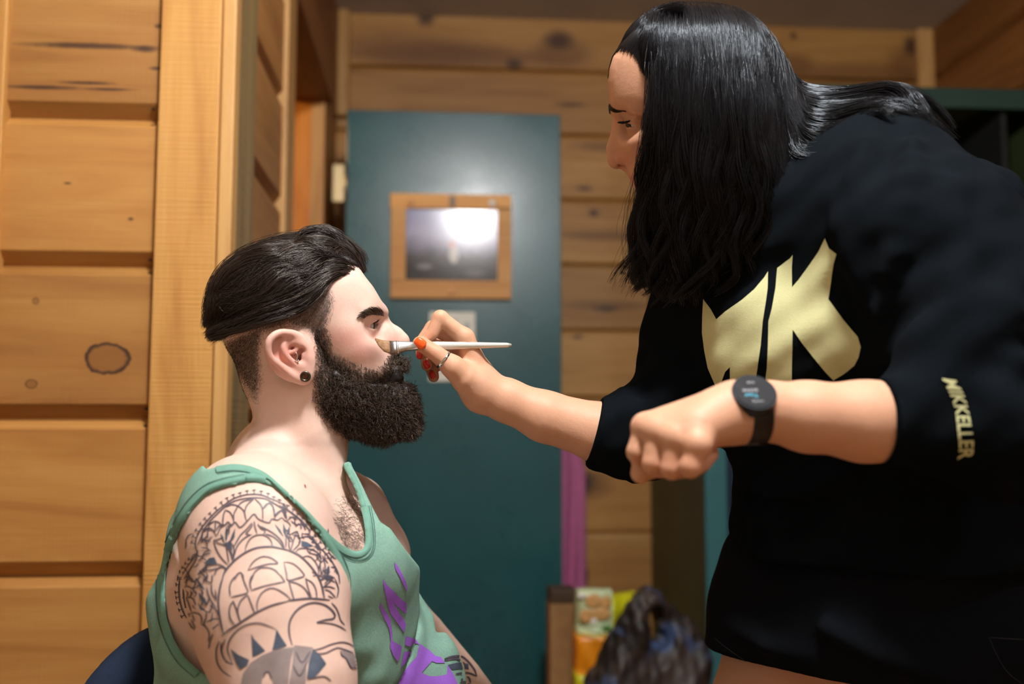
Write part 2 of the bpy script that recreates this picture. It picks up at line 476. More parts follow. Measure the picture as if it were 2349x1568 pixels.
# ------------------------------------------------------------------ door, hanging picture, notice
M_door = NT('teal_door_paint')
tc = M_door.n('ShaderNodeTexCoord')
f = M_door.noise(tc.outputs['Object'], 5, 4)
M_door.l(M_door.ramp(f, [(0.3, lin(28, 80, 86)), (0.7, lin(34, 88, 94))]), M_door.b.inputs['Base Color'])
f2 = M_door.noise(tc.outputs['Object'], 3.2, 3, 0.6, 0.5)
M_door.l(M_door.ramp(f2, [(0.3, (0.24, 0.24, 0.24, 1)), (0.7, (0.34, 0.34, 0.34, 1))]), M_door.b.inputs['Roughness'])
M_door.bump(M_door.noise(tc.outputs['Object'], 240, 2), 0.06, 0.001)
M_door.b.inputs['Specular IOR Level'].default_value = 0.5
M_door = M_door.m
YD = 3.47
dl = onY(791, 600, YD); dr = onY(1287, 600, YD)
door = box('door_1', (dl[0], YD, 0.012), (dr[0], YD + 0.038, ztop), M_door, kind='structure', bev=0.003)
M_brass = plain('dull_hinge_metal', lin(190, 170, 130), 0.35, 0.9)
for zz in (onY(775, 420, YD)[2], 1.0, 0.25):
    h = box('hinge', (dl[0] - 0.045, YD - 0.004, zz - 0.065), (dl[0] - 0.002, YD - 0.001, zz + 0.065), M_brass, door)
    link('hinge_pin', tube_mesh('hinge_pin', [(dl[0] - 0.002, YD - 0.006, zz - 0.07), (dl[0] - 0.002, YD - 0.006, zz + 0.07)], 0.006, 10), door, M_brass)
bm = bmesh.new(); bmesh.ops.create_uvsphere(bm, u_segments=24, v_segments=14, radius=0.03)
bmesh.ops.translate(bm, verts=bm.verts, vec=(dr[0] - 0.06, YD + 0.08, 0.98)); link('door_knob', bm_mesh('door_knob', bm, True), door, M_brass)

M_framewood = wood('picture_frame_pine', 0, lin(222, 164, 88), lin(196, 134, 62), lin(236, 186, 112), autoknot=0.0, saw=0.1)
YP = YD - 0.004
def pbox(name, x0, y0, x1, y1, dep, mat, parent, yoff=0.0, bev=0.001, **kw):
    a = onY(x0, y1, YP - yoff); b = onY(x1, y0, YP - yoff)
    return box(name, (a[0], YP - yoff - dep, a[2]), (b[0], YP - yoff, b[2]), mat, parent, bev, **kw)
pf = empty('framed_picture', onY(1035, 684, YP), label='wooden framed photograph hanging on the teal door', cat='picture')
pbox('frame_rail', 896, 450, 1172, 478, 0.018, M_framewood, pf)
pbox('frame_rail', 896, 646, 1172, 684, 0.018, M_framewood, pf)
pbox('frame_stile', 896, 478, 932, 646, 0.018, M_framewood, pf)
pbox('frame_stile', 1141, 478, 1172, 646, 0.018, M_framewood, pf)
# printed photograph: pale cloudy sky over dark rocky ground with a small white figure
tp = NT('landscape_print')
geo = tp.n('ShaderNodeNewGeometry')
sx = tp.n('ShaderNodeSeparateXYZ'); tp.l(geo.outputs['Position'], sx.inputs[0])
za, zb = onY(1035, 646, YP)[2], onY(1035, 478, YP)[2]
xa_, xb_ = onY(932, 560, YP)[0], onY(1141, 560, YP)[0]
v = tp.math('DIVIDE', tp.math('SUBTRACT', sx.outputs[2], za), zb - za)
u = tp.math('DIVIDE', tp.math('SUBTRACT', sx.outputs[0], xa_), xb_ - xa_)
nz = tp.noise(geo.outputs['Position'], 9, 4, 0.6)
vv = tp.math('ADD', tp.math('ADD', v, tp.math('MULTIPLY', tp.math('SUBTRACT', nz, 0.5), 0.35)), tp.math('MULTIPLY', u, 0.05))
cl = tp.ramp(vv, [(0.18, lin(48, 44, 42)), (0.36, lin(70, 66, 68)), (0.46, lin(120, 118, 140)), (0.62, lin(168, 168, 198)), (0.85, lin(150, 154, 194))])
def blob(c, cu, cv, ru, rv, col, soft=0.5):
    a = tp.math('DIVIDE', tp.math('SUBTRACT', u, cu), ru); b = tp.math('DIVIDE', tp.math('SUBTRACT', v, cv), rv)
    d = tp.math('ADD', tp.math('MULTIPLY', a, a), tp.math('MULTIPLY', b, b))
    return tp.mix(tp.ramp(d, [(soft, (1, 1, 1, 1)), (1.0, (0, 0, 0, 1))]), c, col)
cl = blob(cl, 0.52, 0.36, 0.06, 0.13, lin(206, 204, 200))
cl = blob(cl, 0.50, 0.50, 0.05, 0.06, lin(190, 120, 110))
cl = blob(cl, 0.20, 0.20, 0.11, 0.05, lin(130, 130, 132), 0.1)
cl = blob(cl, 0.75, 0.12, 0.15, 0.06, lin(106, 104, 104), 0.1)
tp.l(cl, tp.b.inputs['Base Color']); tp.b.inputs['Roughness'].default_value = 0.16
tp.b.inputs['Specular IOR Level'].default_value = 0.4
pbox('photo_print', 930, 476, 1143, 648, 0.004, tp.m, pf, 0.003)
M_pin = plain('white_push_pin', lin(240, 238, 232), 0.25)
M_pin2 = plain('pale_push_pin', lin(226, 172, 120), 0.3)
for x, y, m in [(1129, 466, M_pin), (941, 463, M_pin2), (1035, 666, M_pin2)]:
    bm = bmesh.new(); bmesh.ops.create_uvsphere(bm, u_segments=16, v_segments=10, radius=0.0135 if m is M_pin else 0.0115)
    p = onY(x, y, YP - 0.022); bmesh.ops.scale(bm, verts=bm.verts, vec=(1, .6, 1)); bmesh.ops.translate(bm, verts=bm.verts, vec=p)
    link('push_pin', bm_mesh('push_pin', bm, True), pf, m)
pbox('hanging_clip', 1031, 450, 1044, 474, 0.005, plain('dark_clip', lin(70, 52, 36), 0.4, 0.4), pf, 0.018)

M_paper = plain('white_notice_paper', lin(232, 236, 228), 0.7, noise=0.03)
a = onY(984, 874, YP); b = onY(1090, 716, YP)
nt = box('paper_notice', (a[0], YP - 0.003, a[2]), (b[0], YP, b[2]), M_paper, None, 0.001, label='white paper notice on the teal door below the framed picture', cat='notice')
M_grey = plain('grey_print', lin(176, 190, 186), 0.7)
for x0, y0, x1, y1 in [(1064, 740, 1078, 756), (998, 735, 1050, 739), (998, 748, 1050, 751), (998, 850, 1070, 853)]:
    pbox('printed_line', x0, y0, x1, y1, 0.0006, M_grey, nt, 0.003, 0)
# ------------------------------------------------------------------ implicit-surface modelling (numpy)
def smin(a, b, k):
    if k <= 0: return np.minimum(a, b)
    h = np.maximum(k - np.abs(a - b), 0) / k
    return np.minimum(a, b) - h * h * k * 0.25
def smax(a, b, k): return -smin(-a, -b, k)

_nr = np.random.default_rng(99)
_NK = _nr.normal(0, 1, (64, 6, 3)); _NK /= np.linalg.norm(_NK, axis=2)[..., None]; _NP = _nr.uniform(0, 6.28, (64, 6))
def vnoise(P, seed=0):
    """smooth aperiodic noise, about [-1,1]: products of skewed sine waves"""
    k = _NK[seed % 64]; p = _NP[seed % 64]
    w = np.sin((P @ (k * 2.6).T) + p)
    return (w[:, 0] * w[:, 1] + w[:, 2] * w[:, 3] + w[:, 4] * w[:, 5]) * 0.8

class Sdf:
    """sequence of blended shapes; every shape only touches points near its own box"""
    MARG = 0.03
    def __init__(s): s.ops = []
    def _add(s, kind, fn, k, lo, hi):
        s.ops.append((kind, fn, k, lo, hi)); return s
    def ball(s, c, r, k=0.01, op='u'):
        c = np.asarray(c)
        return s._add(op, lambda P: np.linalg.norm(P - c, axis=1) - r, k, c - r, c + r)
    def ell(s, c, rad, ax=None, k=0.01, op='u'):
        c = np.asarray(c); rad = np.asarray(rad, float)
        A = np.eye(3) if ax is None else np.asarray(ax)      # rows = axes
        def fn(P):
            q = (P - c) @ A.T
            k0 = np.linalg.norm(q / rad, axis=1); k1 = np.linalg.norm(q / rad ** 2, axis=1) + 1e-9
            return k0 * (k0 - 1) / k1
        e = np.sqrt((A ** 2).T @ rad ** 2)
        return s._add(op, fn, k, c - e, c + e)
    def cap(s, a, b, r1, r2=None, k=0.01, op='u'):
        a = np.asarray(a); b = np.asarray(b); r2 = r1 if r2 is None else r2
        d = b - a; dd = d @ d + 1e-12
        def fn(P):
            q = P - a
            t = np.clip(q @ d / dd, 0, 1)
            return np.linalg.norm(q - t[:, None] * d, axis=1) - (r1 + (r2 - r1) * t)
        rm = max(r1, r2)
        return s._add(op, fn, k, np.minimum(a, b) - rm, np.maximum(a, b) + rm)
    def chain(s, pts, rad, k=0.01, op='u', inner=None):
        """tapered tube through pts as one shape"""
        pts = np.asarray(pts, float); rad = np.broadcast_to(np.asarray(rad, float), (len(pts),))
        ik = inner if inner is not None else 0.0
        def fn(P):
            r = None
            lo_, hi_ = P.min(0) - .06, P.max(0) + .06
            for i in range(len(pts) - 1):
                a, b = pts[i], pts[i + 1]; d = b - a
                rr = max(rad[i], rad[i + 1])
                if (np.minimum(a, b) - rr > hi_).any() or (np.maximum(a, b) + rr < lo_).any(): continue
                q = P - a
                t = np.clip(q @ d / (d @ d + 1e-12), 0, 1)
                v = np.linalg.norm(q - t[:, None] * d, axis=1) - (rad[i] + (rad[i + 1] - rad[i]) * t)
                r = v if r is None else smin(r, v, ik)
            return np.full(len(P), 9.0) if r is None else r
        rm = rad.max()
        return s._add(op, fn, k, pts.min(0) - rm, pts.max(0) + rm)
    def loft(s, secs, k=0.01, op='u', dome=1.0):
        """secs: list of (center, u_dir, ru, rv); elliptical body through the sections"""
        cs = np.array([x[0] for x in secs], float); us = np.array([x[1] for x in secs], float)
        ru = np.array([x[2] for x in secs], float); rv = np.array([x[3] for x in secs], float)
        def fn(P):
            out = None
            lo_, hi_ = P.min(0) - .06, P.max(0) + .06
            for i in range(len(cs) - 1):
                a, b = cs[i], cs[i + 1]; d = b - a; L = np.linalg.norm(d)
                rr = max(ru[i], ru[i + 1], rv[i], rv[i + 1])
                if (np.minimum(a, b) - rr > hi_).any() or (np.maximum(a, b) + rr < lo_).any(): continue
                q = P - a
                ax = d / L
                t = np.clip(q @ d / (L * L), 0, 1)
                U = us[i] + us[i + 1]; U = U - (U @ ax) * ax; U = U / np.linalg.norm(U); Vv = np.cross(ax, U)
                sm = t * t * (3 - 2 * t) * 0.5 + t * 0.5
                a1 = ru[i] + (ru[i + 1] - ru[i]) * sm; b1 = rv[i] + (rv[i + 1] - rv[i]) * sm
                x = q @ U; y = q @ Vv; z = q @ ax - t * L
                m = np.minimum(a1, b1) * dome
                k0 = np.sqrt((x / a1) ** 2 + (y / b1) ** 2 + (z / m) ** 2)
                k1 = np.sqrt((x / a1 ** 2) ** 2 + (y / b1 ** 2) ** 2 + (z / m ** 2) ** 2) + 1e-9
                v = k0 * (k0 - 1) / k1
                out = v if out is None else smin(out, v, 0.015)
            return np.full(len(P), 9.0) if out is None else out
        rm = max(ru.max(), rv.max())
        return s._add(op, fn, k, cs.min(0) - rm, cs.max(0) + rm)
    def fn(s, f, lo, hi, k=0.01, op='u'): return s._add(op, f, k, np.asarray(lo), np.asarray(hi))
    def disp(s, f, lo=None, hi=None): return s._add('d', f, 0, lo, hi)
    def cut(s, f, k=0.005): return s._add('i', f, k, None, None)      # keep f<0
    def __call__(s, P):
        """points are grouped into 5 cm blocks so each block meets only the shapes near it"""
        P = np.asarray(P, float)
        n = len(P)
        if len(s.ops) != getattr(s, '_n', -1):
            s._n = len(s.ops)
            s._lo = np.array([o[3] - s.MARG - o[2] if o[3] is not None else [-99.] * 3 for o in s.ops])
            s._hi = np.array([o[4] + s.MARG + o[2] if o[3] is not None else [99.] * 3 for o in s.ops])
        out = np.full(n, 9.0)
        b = np.floor(P / 0.05).astype(np.int64) + 500
        key = (b[:, 0] * 2048 + b[:, 1]) * 2048 + b[:, 2]
        order = np.argsort(key, kind='stable'); ks = key[order]
        cut = np.flatnonzero(np.diff(ks)) + 1
        for idx in np.split(order, cut):
            Q = P[idx]
            lo = Q.min(0); hi = Q.max(0)
            act = np.flatnonzero((s._lo <= hi).all(1) & (s._hi >= lo).all(1))
            if not len(act): continue
            v = np.full(len(idx), 9.0)
            for j in act:
                kind, fn, k, _l, _h = s.ops[j]
                if kind in 'si' and v.min() > 8: continue
                d = fn(Q)
                if kind == 'u': v = smin(v, d, k)
                elif kind == 's': v = smax(v, -d, k)
                elif kind == 'i': v = smax(v, d, k)
                elif kind == 'd': v = v + d
            out[idx] = v
        return out
    def bounds(s):
        lo = np.min([o[3] for o in s.ops if o[0] == 'u'], 0); hi = np.max([o[4] for o in s.ops if o[0] == 'u'], 0)
        return lo - 0.02, hi + 0.02
    def copy(s):
        n = Sdf(); n.ops = list(s.ops); return n

def push_out(f, pts, margin, it=2):
    """lift strand points that sank below a surface"""
    sh = pts.shape; P = pts.reshape(-1, 3).copy()
    for _ in range(it):
        v = f(P); m = v < margin
        if not m.any(): break
        Q = P[m]; G = np.stack([(f(Q + e) - v[m]) / .001 for e in np.eye(3) * .001], 1); g = np.linalg.norm(G, axis=1)[:, None] + 1e-6
        P[m] = Q + G / g * np.clip(margin - v[m], 0, .02)[:, None]
    return P.reshape(sh)

def polygonize(f, lo, hi, h, coarse=4, newton=1, sel=None):
    """sparse surface nets at cell size h; vertices are then slid onto the exact surface"""
    lo = np.asarray(lo, float); hi = np.asarray(hi, float)
    H = h * coarse
    n = np.ceil((hi - lo) / H).astype(int) + 1
    g = np.stack(np.meshgrid(*[np.arange(k) for k in n], indexing='ij'), -1).reshape(-1, 3)
    val = np.empty(len(g))
    for i in range(0, len(g), 400000):
        val[i:i + 400000] = f(lo + (g[i:i + 400000] + 0.5) * H)
    act = g[np.abs(val) < H * 1.15 + 0.003]
    if sel is not None: act = act[sel(lo + (act + 0.5) * H)]
    off = np.stack(np.meshgrid(*[np.arange(2)] * 3, indexing='ij'), -1).reshape(-1, 3)
    mid = (act[:, None, :] * 2 + off[None]).reshape(-1, 3)
    mv = f(lo + (mid + 0.5) * (2 * h))
    mid = mid[np.abs(mv) < 2 * h * 1.15 + 0.0012]
    cells = (mid[:, None, :] * 2 + off[None]).reshape(-1, 3)
    S = 1 << 20
    key = lambda q: (q[:, 0] * S + q[:, 1]) * S + q[:, 2]
    corner = np.stack(np.meshgrid([0, 1], [0, 1], [0, 1], indexing='ij'), -1).reshape(-1, 3)
    pk = np.unique(np.concatenate([key(cells + c) for c in corner]))
    pts = np.stack([pk // (S * S), (pk // S) % S, pk % S], -1)
    pv = np.empty(len(pk))
    for i in range(0, len(pk), 400000):
        pv[i:i + 400000] = f(lo + pts[i:i + 400000] * h)
    ck = key(cells)
    vals = np.stack([pv[np.searchsorted(pk, key(cells + c))] for c in corner], 1)
    inside = vals < 0
    cross = inside.any(1) & ~inside.all(1)
    cells = cells[cross]; vals = vals[cross]; ck = ck[cross]
    order = np.argsort(ck); cells = cells[order]; vals = vals[order]; ck = ck[order]
    acc = np.zeros((len(cells), 3)); cnt = np.zeros(len(cells))
    for a in range(8):
        for b in range(a + 1, 8):
            if np.abs(corner[a] - corner[b]).sum() != 1: continue
            va, vb = vals[:, a], vals[:, b]
            m = (va < 0) != (vb < 0)
            t = np.where(m, va / np.where(m, va - vb, 1), 0)
            p = corner[a] + t[:, None] * (corner[b] - corner[a])
            acc[m] += p[m]; cnt[m] += 1
    V = lo + (cells + acc / cnt[:, None]) * h
    faces = []
    e = np.eye(3, dtype=int)
    for ax in range(3):
        u, w = e[(ax + 1) % 3], e[(ax + 2) % 3]
        # lattice edge from cell origin along ax, corner indices
        ia = 0; ib = [4, 2, 1][ax]
        va, vb = vals[:, ia], vals[:, ib]
        m = (va < 0) != (vb < 0)
        c = cells[m]; flip = va[m] < 0
        quad = []
        ok = np.ones(len(c), bool)
        for o in (0 * u, -u, -u - w, -w):
            kk = key(c + o); j = np.searchsorted(ck, kk); j = np.minimum(j, len(ck) - 1)
            ok &= ck[j] == kk; quad.append(j)
        q = np.stack(quad, 1)
        q[~flip] = q[~flip][:, ::-1]
        faces.append(q[ok])
    F = np.concatenate(faces)
    for _ in range(newton):
        V, _g = project_surface(f, V, h)
    return V, F

def two_res(f, lo, hi, hf_, hc, fine, boxes):
    """fine cells where fine(P), coarse elsewhere; the two sheets lie on one surface and meet"""
    Vs, Fs, n = [], [], 0
    for bl, bh in boxes:
        v, q = polygonize(f, np.maximum(bl, lo), np.minimum(bh, hi), hf_, sel=lambda P: fine(P) < .006)
        Vs.append(v); Fs.append(q + n); n += len(v)
    v, q = polygonize(f, lo, hi, hc, sel=lambda P: fine(P) > -.006)
    return np.vstack(Vs + [v]), np.vstack(Fs + [q + n])

def grad(f, V, eps):
    G = np.empty_like(V)
    for a in range(3):
        d = np.zeros(3); d[a] = eps
        G[:, a] = (f(V + d) - f(V - d)) / (2 * eps)
    return G
def project_surface(f, V, h):
    out = np.empty_like(V); GG = np.empty_like(V)
    for i in range(0, len(V), 300000):
        v = V[i:i + 300000]
        val = f(v); G = np.empty_like(v)
        for a in range(3):
            d = np.zeros(3); d[a] = 0.0008
            G[:, a] = (f(v + d) - val) / 0.0008
        g2 = (G ** 2).sum(1)
        st = np.clip(val / np.maximum(g2, 0.1), -h, h)
        out[i:i + 300000] = v - st[:, None] * G * 0.9
        GG[i:i + 300000] = G
    return out, GG

def sdf_object(name, f, h, mat, parent, lo=None, hi=None, newton=1, **kw):
    if lo is None: lo, hi = f.bounds()
    V, F = polygonize(f, lo, hi, h, newton=newton)
    # keep the largest pieces only (drops specks)
    o = link(name, mesh_np(name, V, F), parent, mat, **kw)
    return o, V, F

def vcol(o, name, arr):
    """per-vertex float attribute"""
    a = o.data.attributes.new(name, 'FLOAT', 'POINT')
    a.data.foreach_set('value', np.asarray(arr, np.float32))

def polydist_map(poly, pad=60, step=1.0):
    """signed distance (px, <0 inside) to a pixel polygon on a grid; returns sampler"""
    poly = np.asarray(poly, float)
    lo = poly.min(0) - pad; hi = poly.max(0) + pad
    xs = np.arange(lo[0], hi[0], step); ys = np.arange(lo[1], hi[1], step)
    X, Y = np.meshgrid(xs, ys, indexing='ij')
    best = np.full(X.shape, 1e9); ins = np.zeros(X.shape, bool)
    n = len(poly)
    for i in range(n):
        a, b = poly[i], poly[(i + 1) % n]
        d = b - a
        t = np.clip(((X - a[0]) * d[0] + (Y - a[1]) * d[1]) / (d @ d + 1e-9), 0, 1)
        best = np.minimum(best, (X - a[0] - t * d[0]) ** 2 + (Y - a[1] - t * d[1]) ** 2)
        if abs(d[1]) > 1e-9:
            c = ((a[1] > Y) != (b[1] > Y)) & (X < d[0] * (Y - a[1]) / d[1] + a[0])
            ins ^= c
    D = np.sqrt(best); D[ins] *= -1
    def sample(px, py):
        u = np.clip((px - lo[0]) / step, 0, len(xs) - 1.001); v = np.clip((py - lo[1]) / step, 0, len(ys) - 1.001)
        i = u.astype(int); j = v.astype(int); fu = u - i; fv = v - j
        return (D[i, j] * (1 - fu) * (1 - fv) + D[i + 1, j] * fu * (1 - fv) + D[i, j + 1] * (1 - fu) * fv + D[i + 1, j + 1] * fu * fv)
    return sample

def trace(f, px, py, d0=.8, d1=1.8):
    """depth along each sight line at which an implicit surface begins"""
    R_ = np.array([ray(x, y) for x, y in zip(px, py)]); d = np.full(len(R_), d0)
    for _ in range(60):
        v = f(CAM + R_ * d[:, None])
        d = np.where((v < .0005) | (d > d1), d, d + np.clip(v * .85, .0008, .04))
    return d

class Frame:
    """local frame standing at a point, ey along the line of sight there (so ex/ez is the plane seen square on)"""
    def __init__(s, px, py, d):
        s.O = C(px, py, d); r = s.O - CAM; s.ey = r / np.linalg.norm(r)
        s.ex = np.cross(s.ey, UV); s.ex /= np.linalg.norm(s.ex)
        s.ez = np.cross(s.ex, s.ey)
        s.A = np.stack([s.ex, s.ey, s.ez])
        s.px1 = np.linalg.norm(s.L(px + 1, py, 0) - s.O)
    def L(s, px, py, off=0.0):
        r = ray(px, py); o = s.O + s.ey * off
        t = ((o - CAM) @ s.ey) / (r @ s.ey)
        return CAM + r * t
    def rot(s, deg, about='y'):
        """axes rotated in the seen plane (deg clockwise in the picture)"""
        a = math.radians(deg); c, n = math.cos(a), math.sin(a)
        return np.stack([c * s.ex - n * s.ez, s.ey, n * s.ex + c * s.ez])
    def planepx(s, P):
        """orthographic drop onto the mid plane, in photograph pixels"""
        q = P - ((P - s.O) @ s.ey)[:, None] * s.ey
        x, y, z = project(q); return x, y

def catmull_closed(pts, n):
    pts = np.asarray(pts, float); m = len(pts); out = []
    k = max(1, n // m)
    for i in range(m):
        a, b, c, d = pts[i - 1], pts[i], pts[(i + 1) % m], pts[(i + 2) % m]
        for t in np.linspace(0, 1, k, endpoint=False):
            out.append(0.5 * ((2 * b) + (-a + c) * t + (2 * a - 5 * b + 4 * c - d) * t ** 2 + (-a + 3 * b - 3 * c + d) * t ** 3))
    return np.array(out)

# ------------------------------------------------------------------ strands and prints
def strands(name, curves, radii, mat, parent, **kw):
    """hair as a curves object; curves: (n,m,3) array, radii: (n,m) or (m,)"""
    curves = np.asarray(curves, np.float32); n, m, _ = curves.shape
    cu = bpy.data.hair_curves.new(name)
    cu.add_curves([m] * n)
    cu.attributes['position'].data.foreach_set('vector', curves.reshape(-1))
    ra = cu.attributes.get('radius') or cu.attributes.new('radius', 'FLOAT', 'POINT')
    ra.data.foreach_set('value', np.ascontiguousarray(np.broadcast_to(np.asarray(radii, np.float32), (n, m))).reshape(-1))
    return link(name, cu, parent, mat, **kw)

def guide_strands(guides, n, m, spread, clump=0.35, reach=1.6, wpow=1.2, wave=0.0, wl=0.05, seed=1, frizz=0.0, weights=None, taper_in=True, nclump=None):
    """guides: (g,m,3) ordered side by side; new strands blend neighbours and gather into locks"""
    r = np.random.default_rng(seed)
    G = len(guides); guides = np.asarray(guides)
    nc = nclump or max(8, n // 60)
    cu = r.uniform(0, G - 1.0001, nc)
    coff = r.normal(0, spread, (nc, 3))
    cph = r.uniform(0, 6.28, (nc, 2))
    ci = r.integers(0, nc, n)
    own = r.uniform(0, G - 1.0001, n)
    t = np.linspace(0, 1, m)
    cl = (clump * t ** 0.7)[None, :]
    u = own[:, None] * (1 - cl) + cu[ci][:, None] * cl
    # strands only join locks that start close by
    near_ = np.abs(own[:, None] - cu[None]) + r.uniform(0, .25, (n, nc)); ci = near_.argmin(1); u = own[:, None] * (1 - cl) + cu[ci][:, None] * cl
    far = np.abs(own - cu[ci]) > reach
    u[far] = own[far][:, None]
    i = np.clip(u.astype(int), 0, G - 2); fr = (u - i)[..., None]
    k = np.broadcast_to(np.arange(m), u.shape)
    P = guides[i, k] * (1 - fr) + guides[i + 1, k] * fr
    off = r.normal(0, spread, (n, 1, 3))
    env = (0.35 + 0.65 * t)[None, :, None]
    P = P + (off * (1 - cl[..., None]) + coff[ci][:, None] * cl[..., None]) * env
    L = np.linalg.norm(np.diff(guides.mean(0), axis=0), axis=1).sum()
    if wave > 0:
        ph = cph[ci]
        a = np.sin(t[None] * L / wl * 6.28 + ph[:, :1]) * (t[None] ** wpow) * wave
        b = np.cos(t[None] * L / wl * 5.1 + ph[:, 1:]) * (t[None] ** wpow) * wave
        P = P + a[..., None] * RV + b[..., None] * (0.6 * FV + 0.25 * UV)
    if frizz > 0:
        P = P + np.cumsum(r.normal(0, frizz, P.shape), 1) * t[None, :, None]
    return P

def bvh_of(*VFs):
    V = []; F = []; n = 0
    for v, f in VFs:
        V.extend(map(tuple, v)); F.extend((np.asarray(f) + n).tolist()); n += len(v)
    return BVHTree.FromPolygons(V, F)

def hit(bvh, px, py, lift=0.0):
    r = ray(px, py); r = r / np.linalg.norm(r)
    loc, nor, i, d = bvh.ray_cast(Vector(CAM), Vector(r), 5)
    if loc is None: return None, None
    n = np.array(nor)
    if n @ r > 0: n = -n
    return np.array(loc) + n * lift, n

def print_polys(name, bvh, polys, mat, parent, lift=0.0008, cell=6.0, **kw):
    """flat printed shapes (pixel polygons) laid onto a surface"""
    bm = bmesh.new()
    for poly in polys:
        vs_ = [bm.verts.new((x, y, 0)) for x, y in poly]
        try: f = bm.faces.new(vs_)
        except ValueError: continue
        f.normal_update()
        r = bmesh.ops.triangulate(bm, faces=[f])
    for it in range(6):
        es = [e for e in bm.edges if e.calc_length() > cell]
        if not es: break
        bmesh.ops.subdivide_edges(bm, edges=es, cuts=1)
        bmesh.ops.triangulate(bm, faces=[f for f in bm.faces if len(f.verts) > 3])
    bad = []
    for v in bm.verts:
        p, n = hit(bvh, v.co.x, v.co.y, lift)
        if p is None: bad.append(v)
        else: v.co = p
    bmesh.ops.delete(bm, geom=bad, context='VERTS')
    # drop faces torn across a depth step
    tear = [f for f in bm.faces if max(e.calc_length() for e in f.edges) > 0.02]
    bmesh.ops.delete(bm, geom=tear, context='FACES')
    me = bpy.data.meshes.new(name); bm.to_mesh(me); bm.free()
    for p in me.polygons: p.use_smooth = True
    return link(name, me, parent, mat, **kw)

def print_lines(name, bvh, lines, mat, parent, lift=0.0006, step=3.0, **kw):
    """inked lines: each (pixel polyline, width px) becomes a thin ribbon on the surface"""
    V = []; F = []
    for pts, w in lines:
        pts = np.asarray(pts, float)
        L = np.linalg.norm(np.diff(pts, axis=0), axis=1).sum()
        q = spline(pts, max(3, int(L / step)))
        tan = np.gradient(q, axis=0); tan /= np.linalg.norm(tan, axis=1)[:, None] + 1e-9
        nrm = np.stack([-tan[:, 1], tan[:, 0]], 1)
        wid = w * 0.5 * np.minimum(1, 0.45 + 4 * np.minimum(np.linspace(0, 1, len(q)), np.linspace(1, 0, len(q))))
        prev = None
        for i in range(len(q)):
            a, _ = hit(bvh, *(q[i] + nrm[i] * wid[i]), lift); b, _ = hit(bvh, *(q[i] - nrm[i] * wid[i]), lift)
            if a is None or b is None or np.linalg.norm(a - b) > 0.012:
                prev = None; continue
            V += [a, b]; k = len(V)
            if prev is not None and np.linalg.norm(V[k - 2] - V[prev]) < 0.015: F.append([prev, prev + 1, k - 1, k - 2])
            prev = k - 2
    me = bpy.data.meshes.new(name); me.from_pydata([tuple(map(float, v)) for v in V], [], F); me.update()
    for p in me.polygons: p.use_smooth = True
    return link(name, me, parent, mat, **kw)
# ------------------------------------------------------------------ skin, hair and cloth materials
def skin_mat(name, base, red, sss=0.10, rough=0.5):
    t = NT(name)
    geo = t.n('ShaderNodeNewGeometry')
    ar = t.n('ShaderNodeAttribute', attribute_name='red'); at = t.n('ShaderNodeAttribute', attribute_name='stub')
    al = t.n('ShaderNodeAttribute', attribute_name='lip')
    n1 = t.noise(geo.outputs['Position'], 38, 3, 0.6)
    c = t.mix(t.math('MULTIPLY', n1, 0.28), base, red)
    n3 = t.noise(geo.outputs['Position'], 420, 2, 0.7)
    c = t.mix(t.math('MULTIPLY', t.math('SUBTRACT', n3, 0.45, clamp=True), 0.35), c, red)
    c = t.mix(ar.outputs['Fac'], c, red)
    c = t.mix(al.outputs['Fac'], c, lin(176, 92, 88))
    # clipped hair: dark specks over greyed skin
    mp = t.n('ShaderNodeMapping'); mp.inputs['Scale'].default_value = (1, 1, 0.45)
    t.l(geo.outputs['Position'], mp.inputs['Vector'])
    n2 = t.noise(mp.outputs[0], 900, 2, 0.7)
    sp = t.ramp(t.math('ADD', n2, t.math('MULTIPLY', at.outputs['Fac'], 0.42)), [(0.55, (0, 0, 0, 1)), (0.85, (1, 1, 1, 1))])
    c = t.mix(t.math('MULTIPLY', sp, t.math('MINIMUM', t.math('MULTIPLY', at.outputs['Fac'], 1.2), 0.8)), c, lin(46, 36, 30))
    t.l(c, t.b.inputs['Base Color'])
    t.b.inputs['Roughness'].default_value = rough
    t.b.inputs['Specular IOR Level'].default_value = 0.32
    t.b.inputs['Subsurface Weight'].default_value = sss
    t.b.inputs['Subsurface Radius'].default_value = (1.0, 0.5, 0.35)
    t.b.inputs['Subsurface Scale'].default_value = 0.006
    h = t.math('ADD', t.math('MULTIPLY', t.noise(geo.outputs['Position'], 700, 2, 0.6), 0.6), t.noise(geo.outputs['Position'], 160, 2))
    t.bump(h, 0.13, 0.0015)
    return t.m
M_skin_m = skin_mat('fair_skin', lin(228, 200, 184), lin(214, 144, 130))
M_skin_w = skin_mat('tan_skin', lin(212, 166, 136), lin(192, 116, 88), rough=0.52)

